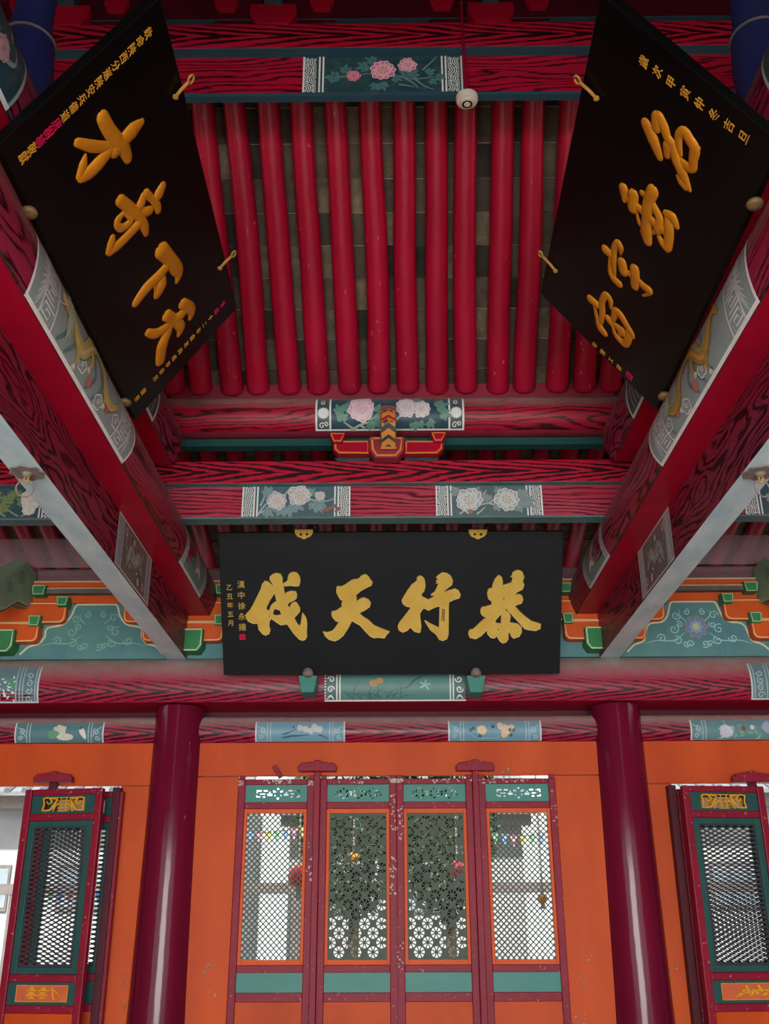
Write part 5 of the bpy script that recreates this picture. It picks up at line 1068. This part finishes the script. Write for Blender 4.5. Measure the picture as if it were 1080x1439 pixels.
def xform(mb, org, ang, flip=False):
    c, s_ = cos(ang), sin(ang)
    for v in mb.v: x, y_ = v.x, v.y; v.x, v.y = org[0] + x * c - y_ * s_, org[1] + x * s_ + y_ * c
def leaf_mid(num, x0, x1, kind, lb):
    y = 8.205; r = empty('door_%d' % num, ((x0 + x1) / 2, y, -1.55), lb, 'door', kind='structure')
    sw = .056; TOP = 1.108
    for a in (x0, x1 - sw): b = MB(); b.box(a, a + sw, y - .028, y + .02, -1.55, TOP, axis='z'); b.build('stile', M['maroon'], r, bevel=.005)
    for z0, z1 in ((1.065, TOP), (.878, .930), (-.302, -.250), (-.50, -.436), (-1.55, -1.45)): b = MB(); b.box(x0 + sw, x1 - sw, y - .022, y + .02, z0, z1, axis='x'); b.build('rail', M['maroon'], r, bevel=.004)
    xa, xb = x0 + sw, x1 - sw
    mb = MB(); sheet([(xa, .930), (xb, .930), (xb, 1.065), (xa, 1.065)], cut_top(kind if kind == 'key' else 'wheel', xa, xb, .930, 1.065), .010, (Vector((0, y, 0)), Vector((1, 0, 0)), Vector((0, 0, 1))), mb); mb.build('pierced_panel', M['teal'], r)
    fw = .024
    b = MB()
    for q in ((xa, xa + fw, -.25, .878), (xb - fw, xb, -.25, .878), (xa + fw, xb - fw, -.25, -.214), (xa + fw, xb - fw, .844, .878)): b.box(q[0], q[1], y - .014, y + .012, q[2], q[3])
    b.build('inner_frame', M['orange_b'], r, bevel=.002)
    lx0, lx1, lz0, lz1 = xa + fw, xb - fw, -.214, .844
    if kind == 'key': mb = MB(); diag_lattice(mb, lx0, lx1, lz0, lz1, y - .002); mb.build('lattice', M['lattice'], r)
    else: mb = MB(); sheet([(lx0, lz0), (lx1, lz0), (lx1, lz1), (lx0, lz1)], wheel_holes(lx0, lx1, lz0, lz1), .008, (Vector((0, y, 0)), Vector((1, 0, 0)), Vector((0, 0, 1))), mb); mb.build('lattice', M['lattice'], r)
    b = MB(); b.box(xa, xb, y - .008, y + .01, -.436, -.302, axis='x'); b.build('waist_panel', M['teal'], r)
    b = MB(); b.box(xa, xb, y - .006, y + .01, -1.45, -.50, axis='z'); b.build('skirt_panel', M['orange'], r)
    for a in (x0 + sw / 2, x1 - sw / 2): b = MB(); b.box(a - .022, a + .022, y - .02, y + .014, TOP, TOP + .03); b.build('pivot', M['maroon'], r, bevel=.003)
    return r
leaf_mid(1, -1.212, -.605, 'key', 'leftmost of the four middle door leaves, with a diamond lattice')
leaf_mid(2, -.558, .0487, 'wheel', 'second middle door leaf, with a wheel-pattern lattice, left of the seam')
leaf_mid(3, .0493, .656, 'wheel', 'third middle door leaf, with a wheel-pattern lattice, right of the seam')
leaf_mid(4, .703, 1.318, 'key', 'rightmost of the four middle door leaves, with a diamond lattice')
def hinge_post(x, lb, tall=True, y=8.17, zt=1.14):
    r = empty('pivot_block', (x, y, -1.55), lb, 'bracket', 'wooden pivot blocks over the doors')
    if tall: b = MB(); b.box(x - .0245, x + .0235, y - .03, y + .03, -1.55, zt + .02, axis='z'); b.build('post', M['maroon'], r, bevel=.004)
    else: b = MB(); b.box(x - .03, x + .03, y - .03, y + .03, zt - .04, zt + .02); b.build('neck', M['maroon_dark'], r, bevel=.004)
    b = MB(); P = [(-.15, 0), (.15, 0), (.155, .035), (.13, .065), (.03, .075), (.02, .088), (-.02, .088), (-.03, .075), (-.13, .065), (-.155, .035)]
    b.prism([Vector((x + a, y - .05, zt + .02 + c_)) for a, c_ in P], (0, .07, 0)); b.build('block', M['maroon'], r, bevel=.005)
hinge_post(-.581, 'maroon pivot block and post between the two left middle leaves'); hinge_post(.680, 'maroon pivot block and post between the two right middle leaves')
b = MB(); c = at(390, 1085, Y=8.19); d = Vector((.045, 0, -.075)).normalized(); n_ = Vector((d.z, 0, -d.x)); b.prism([c + d * a + n_ * e for a, e in ((-.055, -.018), (.055, -.018), (.055, .018), (-.055, .018))], (0, -.03, 0)); tag(b.build('wooden_peg', M['maroon'], None, bevel=.003), 'small slanting maroon peg nailed above the leftmost middle leaf', 'peg')
def hex_holes(x0, x1, z0, z1, sx=.064, sz=.0165):
    H = []; row = 0; z = z1 - sz
    while z > z0 + sz * .6:
        x = x0 + .03 + (sx / 2 if row % 2 else 0)
        while x < x1 - .02:
            H.append([(x + a * sx * .36, z + c_ * sz * .62) for a, c_ in ((-1, 0), (-.45, .85), (.45, .85), (1, 0), (.45, -.85), (-.45, -.85))]); x += sx
        z -= sz; row += 1
    return H
def leaf_side(num, org, ang, Wd, lb, front=True, plaque=0):
    r = empty('door_%d' % num, (org[0], org[1], -1.55), lb, 'door', kind='structure'); sw = .058; T = 1.012
    def put(mb, name, mat, **kw): xform(mb, org, ang); return mb.build(name, M[mat], r, **kw)
    for a in (0, Wd - sw):
        b = MB(); b.box(a, a + sw, -.025, .03, -1.55, T, axis='z'); put(b, 'stile', 'maroon', bevel=.008)
    for z0, z1 in ((.965, T), (.775, .828), (-.352, -.298), (-.556, -.50), (-1.55, -1.45)): b = MB(); b.box(sw, Wd - sw, -.02, .025, z0, z1, axis='x'); put(b, 'rail', 'maroon', bevel=.008)
    xa, xb = sw, Wd - sw; b = MB(); g = .09
    cx = (xa + xb) / 2; gw = (xb - xa) * .34
    b.box(xa, cx - gw, -.004, .012, .828, .965); b.box(cx + gw, xb, -.004, .012, .828, .965); b.box(cx - gw, cx + gw, -.004, .012, .828, .848); b.box(cx - gw, cx + gw, -.004, .012, .945, .965); put(b, 'top_panel', 'teal_dark')
    mb = MB(); O, e1, e2, e3 = Vector((0, -.004, 0)), Vector((1, 0, 0)), Vector((0, 0, 1)), Vector((0, -1, 0)); zc_ = .897
    D = lambda P, W_: dome(mb, P, W_, O, e1, e2, e3, .5, 5)
    for sg in (-1, 1):
        D([(cx + sg * gw * .95, zc_ + .045), (cx + sg * gw * .9, zc_), (cx + sg * gw * .95, zc_ - .045)], [.012, .014, .012]); D([(cx + sg * gw * .95, zc_ + .045), (cx + sg * gw * .7, zc_ + .05), (cx + sg * gw * .55, zc_ + .02), (cx + sg * gw * .7, zc_ + .005), (cx + sg * gw * .78, zc_ + .025)], [.012, .014, .014, .01, .008])
        D([(cx + sg * gw * .9, zc_ - .045), (cx + sg * gw * .6, zc_ - .04), (cx + sg * gw * .45, zc_ - .01), (cx + sg * gw * .3, zc_ + .035)], [.014, .016, .022, .012]); D([(cx + sg * gw * .45, zc_ - .05), (cx + sg * gw * .35, zc_ - .01), (cx + sg * gw * .2, zc_ + .01)], [.01, .012, .01]); D([(cx + sg * gw * .6, zc_ + .05), (cx + sg * gw * .4, zc_ + .045), (cx + sg * gw * .3, zc_ + .05)], [.012, .02, .012])
        D([(cx + sg * .022, zc_ + .05), (cx + sg * .022, zc_), (cx + sg * .022, zc_ - .05)], [.008, .008, .008])
    for q in (-.05, -.028, 0, .028, .05): D([(cx - .04, zc_ + q), (cx, zc_ + q), (cx + .04, zc_ + q)], [.008, .008, .008])
    put(mb, 'gilt_fretwork', 'gold_y', smooth=True, sharp=0)
    fw = .05; b = MB()
    for q in ((xa, xa + fw, -.298, .775), (xb - fw, xb, -.298, .775), (xa + fw, xb - fw, -.298, -.252), (xa + fw, xb - fw, .728, .775)): b.box(q[0], q[1], -.010, .016, q[2], q[3])
    put(b, 'inner_frame', 'teal_dark', bevel=.004)
    mb = MB(); lx0, lx1, lz0, lz1 = xa + fw, xb - fw, -.252, .728; sheet([(lx0, lz0), (lx1, lz0), (lx1, lz1), (lx0, lz1)], hex_holes(lx0, lx1, lz0, lz1), .006, (Vector((0, .004, 0)), e1, e2), mb); put(mb, 'lattice', 'wire_lattice')
    b = MB(); b.box(xa, xb, -.004, .012, -.50, -.352, axis='x'); put(b, 'waist_panel', 'teal_dark')
    b = MB(); b.box(xa, xb, -.004, .012, -1.45, -.556, axis='z'); put(b, 'skirt_panel', 'orange')
    if plaque:
        b = MB(); b.box(xa + .07, xb - .06, -.010, -.004, -.478, -.372); pl = put(b, 'plaque', 'salmon'); mb = MB(); O = Vector((0, -.010, 0))
        x0, x1, z0, z1 = xa + .07, xb - .06, -.478, -.372; D([(x0, z0), (x0, z1)], [.006, .006]); D([(x1, z0), (x1, z1)], [.006, .006]); D([(x0, z0), (x1, z0)], [.006, .006]); D([(x0, z1), (x1, z1)], [.006, .006])
        if plaque == 1:
            for c in (.30, .52):
                x = x0 + (x1 - x0) * c
                for dz, w_ in ((.035, .018), (.02, .05), (.002, .032), (-.012, .06), (-.03, .03)): D([(x - w_ * .6, z0 + .053 + dz), (x, z0 + .057 + dz), (x + w_ * .6, z0 + .053 + dz)], [.013, .018, .013])
            x = x0 + (x1 - x0) * .72; D([(x - .01, z1 - .01), (x, z0 + .05), (x + .01, z0 + .015)], [.008, .018, .012]); D([(x - .04, z0 + .07), (x, z0 + .08), (x + .05, z0 + .04)], [.006, .012, .006])
        else:
            for q in range(9): x = x0 + (x1 - x0) * (.3 + q * .075); D([(x, z0 + .03 + .03 * (q % 3)), (x + .02, z0 + .04 + .02 * (q % 2))], [.022, .026])
            D([(x0 + .1, z0 + .02), (x0 + .2, z0 + .05), (x0 + .33, z0 + .06), (x1 - .04, z0 + .03)], [.008, .012, .014, .008])
        put(mb, 'gilt_relief', 'gold_y', smooth=True, sharp=0)
    return r
A0 = (-2.845, 8.03); leaf_side(5, A0, math.atan2(-.10, .63), .64, 'open door leaf at the left edge with gilt fretwork and a plaque of gilt pavilions', plaque=1)
leaf_side(6, (-2.77, 8.15), 0, .66, 'door leaf folded behind the left open leaf')
leaf_side(7, (2.245, 7.93), math.atan2(.08, .63), .66, 'open door leaf at the right edge with gilt fretwork and a plaque of gilt fruit', plaque=2)
leaf_side(8, (2.262, 8.15), 0, .66, 'door leaf folded behind the right open leaf')
hinge_post(-2.68, 'maroon pivot block over the left open leaf', False, 8.15, 1.06); hinge_post(2.87, 'maroon pivot block over the right open leaf', False, 8.15, 1.04)
for i, (x, y_) in enumerate(((-2.165, 8.16), (2.225, 8.16))):
    b = MB(); b.box(x - .03, x + .03, y_ - .05, y_ + .04, -1.55, 1.04, axis='z'); struct(b, 'trim_%d' % (3 + i), M['maroon_dark'], label='dark maroon door jamb beside the %s column' % ('left' if i == 0 else 'right'), bevel=.006)

# ================================================================== OUTSIDE
def hall(x0, x1, y, zt, lb, eave=.9):
    r = empty('courtyard_building', ((x0 + x1) / 2, y, -1.75), lb, 'building', 'buildings across the courtyard')
    b = MB(); b.box(x0, x1, y, y + 4, -1.75, zt); b.build('wall', M['plaster'], r)
    b = MB(); b.box(x0 - .2, x1 + .2, y - .5, y + .1, zt - .25, zt); b.build('eave_board', M['iron'], r)
    b = MB(); p0, p1 = Vector((0, y - eave, zt - .05)), Vector((0, y + 2.5, zt + 1.5)); n_ = int((x1 - x0) / .35)
    b.prism([Vector((x0 - .3, 0, 0)) + p0, Vector((x1 + .3, 0, 0)) + p0, Vector((x1 + .3, 0, 0)) + p1, Vector((x0 - .3, 0, 0)) + p1], (0, 0, .08)); b.build('roof', M['slate'], r)
    b = MB()
    for i in range(n_ + 1): x = x0 + (x1 - x0) * i / n_; b.tube([p0 + Vector((x, -.02, .1)), p1 + Vector((x, 0, .1))], .07, 0, 6)
    b.build('tile_ridges', M['slate'], r)['kind'] = 'stuff'
    for i in range(int((x1 - x0) / 2.2)):
        x = x0 + 1.1 + i * 2.2; b = MB(); b.box(x - .6, x + .6, y - .04, y + .02, .35, 1.25); w_ = b.build('window', M['win'], r)
        b = MB()
        for q in range(3): b.box(x - .54 + q * .38, x - .2 + q * .38, y - .05, y - .03, .42, 1.18)
        b.build('pane', M['pane'], w_)
hall(-14, -3.2, 22, 2.6, 'pale low building across the courtyard on the left'); hall(-2.6, 3.4, 27, 2.7, 'pale building straight across the courtyard'); hall(3.9, 15, 22, 2.6, 'pale low building across the courtyard on the right')
def tree(x, y, h, R, seed, lb, z0=-1.75):
    random.seed(seed); r = empty('garden_tree', (x, y, z0), lb, 'tree', 'clipped trees in the courtyard'); b = MB(); b.tube([Vector((x, y, z0)), Vector((x + .05, y, z0 + h * .5)), Vector((x, y, z0 + h * .8))], [.09, .06, .03], 0, 8); b.build('trunk', M['bark'], r, smooth=True)
    b = MB()
    for q in range(3600):
        a, c_, t_ = random.uniform(0, 6.28), random.uniform(-1, 1), random.uniform(.6, 1) ** .5; rr = R * t_ * sqrt(max(0, 1 - c_ * c_)); P = Vector((x + rr * cos(a), y + rr * sin(a), 1.5 + 1.42 * c_ * t_)); u = Vector((random.uniform(-1, 1), random.uniform(-1, 1), random.uniform(-.5, 1))).normalized(); v = u.cross(Vector((0, 0, 1))).normalized(); s_ = .085
        i = b.add([P - u * s_, P + v * s_ * .45, P + u * s_, P - v * s_ * .45]); b.face([i, i + 1, i + 2, i + 3])
    o = b.build('foliage', M['leafm'], r); o['kind'] = 'stuff'
tree(-.50, 13.2, 4.1, .72, 1, 'dark green clipped tree behind the second door leaf'); tree(.72, 13.6, 4.1, .70, 2, 'dark green clipped tree behind the third door leaf')
def lantern(px, py, Y, R, lb, m='red'):
    c = at(px, py, Y=Y); r = empty('lantern', (c.x, c.y, c.z - R * 1.3), lb, 'lantern', 'courtyard lanterns')
    b = MB(); b.lathe(c, [(R * .35, -R * .85), (R * .8, -R * .6), (R, -R * .1), (R, R * .1), (R * .8, R * .6), (R * .35, R * .85)], 20); b.build('shade', M[m], r, smooth=True)
    b = MB(); b.lathe(c, [(R * .36, -R), (R * .36, -R * .83)], 14); b.lathe(c, [(R * .36, R * .83), (R * .36, R)], 14); b.build('rim', M['brass'], r)
    b = MB(); b.tube([c + Vector((0, 0, R)), Vector((c.x, c.y, 2.98))], .012, 0, 6); b.tube([c - Vector((0, 0, R)), c - Vector((0, 0, R * 1.9))], .03, 0, 6); b.build('cord', M['iron'], r)
r = empty('timber_gate', (0, 12, -1.75), 'plain timber frame across the courtyard that carries lanterns and flags', 'frame')
b = MB(); b.box(-6, 6, 11.95, 12.05, 2.94, 3.04); b.build('bar', M['win'], r, bevel=.01)
for x in (-6, 6): b = MB(); b.box(x - .06, x + .06, 11.94, 12.06, -1.75, 2.98); b.build('post', M['win'], r, bevel=.01)
lantern(420, 1232, 12.0, .13, 'red lantern seen through the leftmost lattice'); lantern(642, 1222, 12.0, .10, 'red lantern seen through the third lattice'); lantern(762, 1262, 12.0, .06, 'yellow lantern seen through the rightmost lattice', 'gold_d'); lantern(497, 1204, 12.0, .06, 'small yellow lantern seen through the second lattice', 'gold_d')
r = empty('railing', (0, 17, -1.75), 'grey-brown courtyard railing seen low through the diamond lattices', 'railing')
b = MB(); b.box(-9, 9, 16.95, 17.1, .52, .68); b.build('rail', M['win'], r); 
for q in range(13): b = MB(); b.box(-9 + q * 1.5 - .07, -9 + q * 1.5 + .07, 16.96, 17.08, -1.75, .55); b.build('post', M['win'], r)
for n_, (ax, bx, Y, zz_, lb) in enumerate(((-2.05, -.85, 12.0, 1.15, 'string of coloured flags seen through the leftmost lattice'), (.85, 2.1, 12.0, 1.1, 'string of coloured flags seen through the rightmost lattice'), (-4.2, -2.9, 12.0, .5, 'string of coloured flags seen past the left door leaf'))):
    r = empty('flag_string', ((ax + bx) / 2, Y, zz_ - .2), lb, 'flags', 'strings of flags in the courtyard'); b = MB(); P = [Vector((ax + (bx - ax) * q / 12, Y, zz_ - .12 * sin(pi * q / 12))) for q in range(13)]; b.tube(P, .006, 0, 6); b.tube([P[0], P[0] + Vector((0, 0, 2.98 - zz_))], .006, 0, 6); b.tube([P[-1], P[-1] + Vector((0, 0, 2.98 - zz_))], .006, 0, 6); b.build('cord', M['iron'], r)
    for q in range(12):
        c = P[q]; b = MB(); b.prism([c, c + Vector((.085, 0, 0)), c + Vector((.042, 0, -.13))], (0, .004, 0)); b.build('flag', M[('fl_blue', 'fl_pink', 'fl_yellow', 'fl_green')[q % 4]], r)
# chipped paint on the middle door frames
random.seed(77); 
for nm, spots in (('door_2', ((.02, 1.10, 26), (.02, .86, 16), (.02, .4, 22), (-.3, 1.09, 10))), ('door_3', ((.078, 1.10, 26), (.078, .80, 20), (.45, 1.09, 14), (.07, -.2, 10))), ('door_1', ((-.9, 1.09, 26), (-.63, 1.08, 16), (-1.19, 1.08, 14), (-.63, .5, 12))), ('door_4', ((.74, 1.09, 20), (1.0, 1.09, 12), (1.29, .9, 8)))):
    p = Paint(S_face(8.177)); p.h = .0008
    for x, z, n_ in spots:
        for q in range(n_): sp_ = .022 if z < 1.0 or abs(x - .05) < .1 or x in (-.63, -1.19) else .11; p.blob(x + random.uniform(-sp_, sp_), min(1.1, z + random.uniform(-.02, .015) * (1 if z > 1 else 8)), random.uniform(.003, .010), random.choice(('b5a598', '9c8a80', 'c2b4a6')), random.uniform(.003, .012), 7, random.uniform(0, 3))
    p.mb.build('chipped_paint', M['pic'], bpy.data.objects[nm])
# worn patches low on the orange boards
p = Paint(S_face(WY)); p.h = .001
for x, z, n_ in ((-1.36, -.28, 14), (-1.34, -.42, 10), (1.42, -.35, 12), (1.40, -.62, 14), (1.48, -.2, 8), (-1.98, -.35, 14), (-1.97, -.5, 12), (.95, 1.16, 14), (2.1, -.3, 5)):
    for q in range(n_): p.blob(x + random.uniform(-.05, .05), z + random.uniform(-.05, .05), random.uniform(.002, .009), random.choice(('8c4a30', '9a8a70', '7a5038')), random.uniform(.002, .01), 7, random.uniform(0, 3))
p.mb.build('worn_paint', M['pic'], wall)
# ------------------------------------------------------------------ lift everything to the floor at zero
for o in list(C.objects):
    if o.parent is None and o.type in ('MESH', 'EMPTY'): o.location.z += LIFT
bpy.context.view_layer.update()
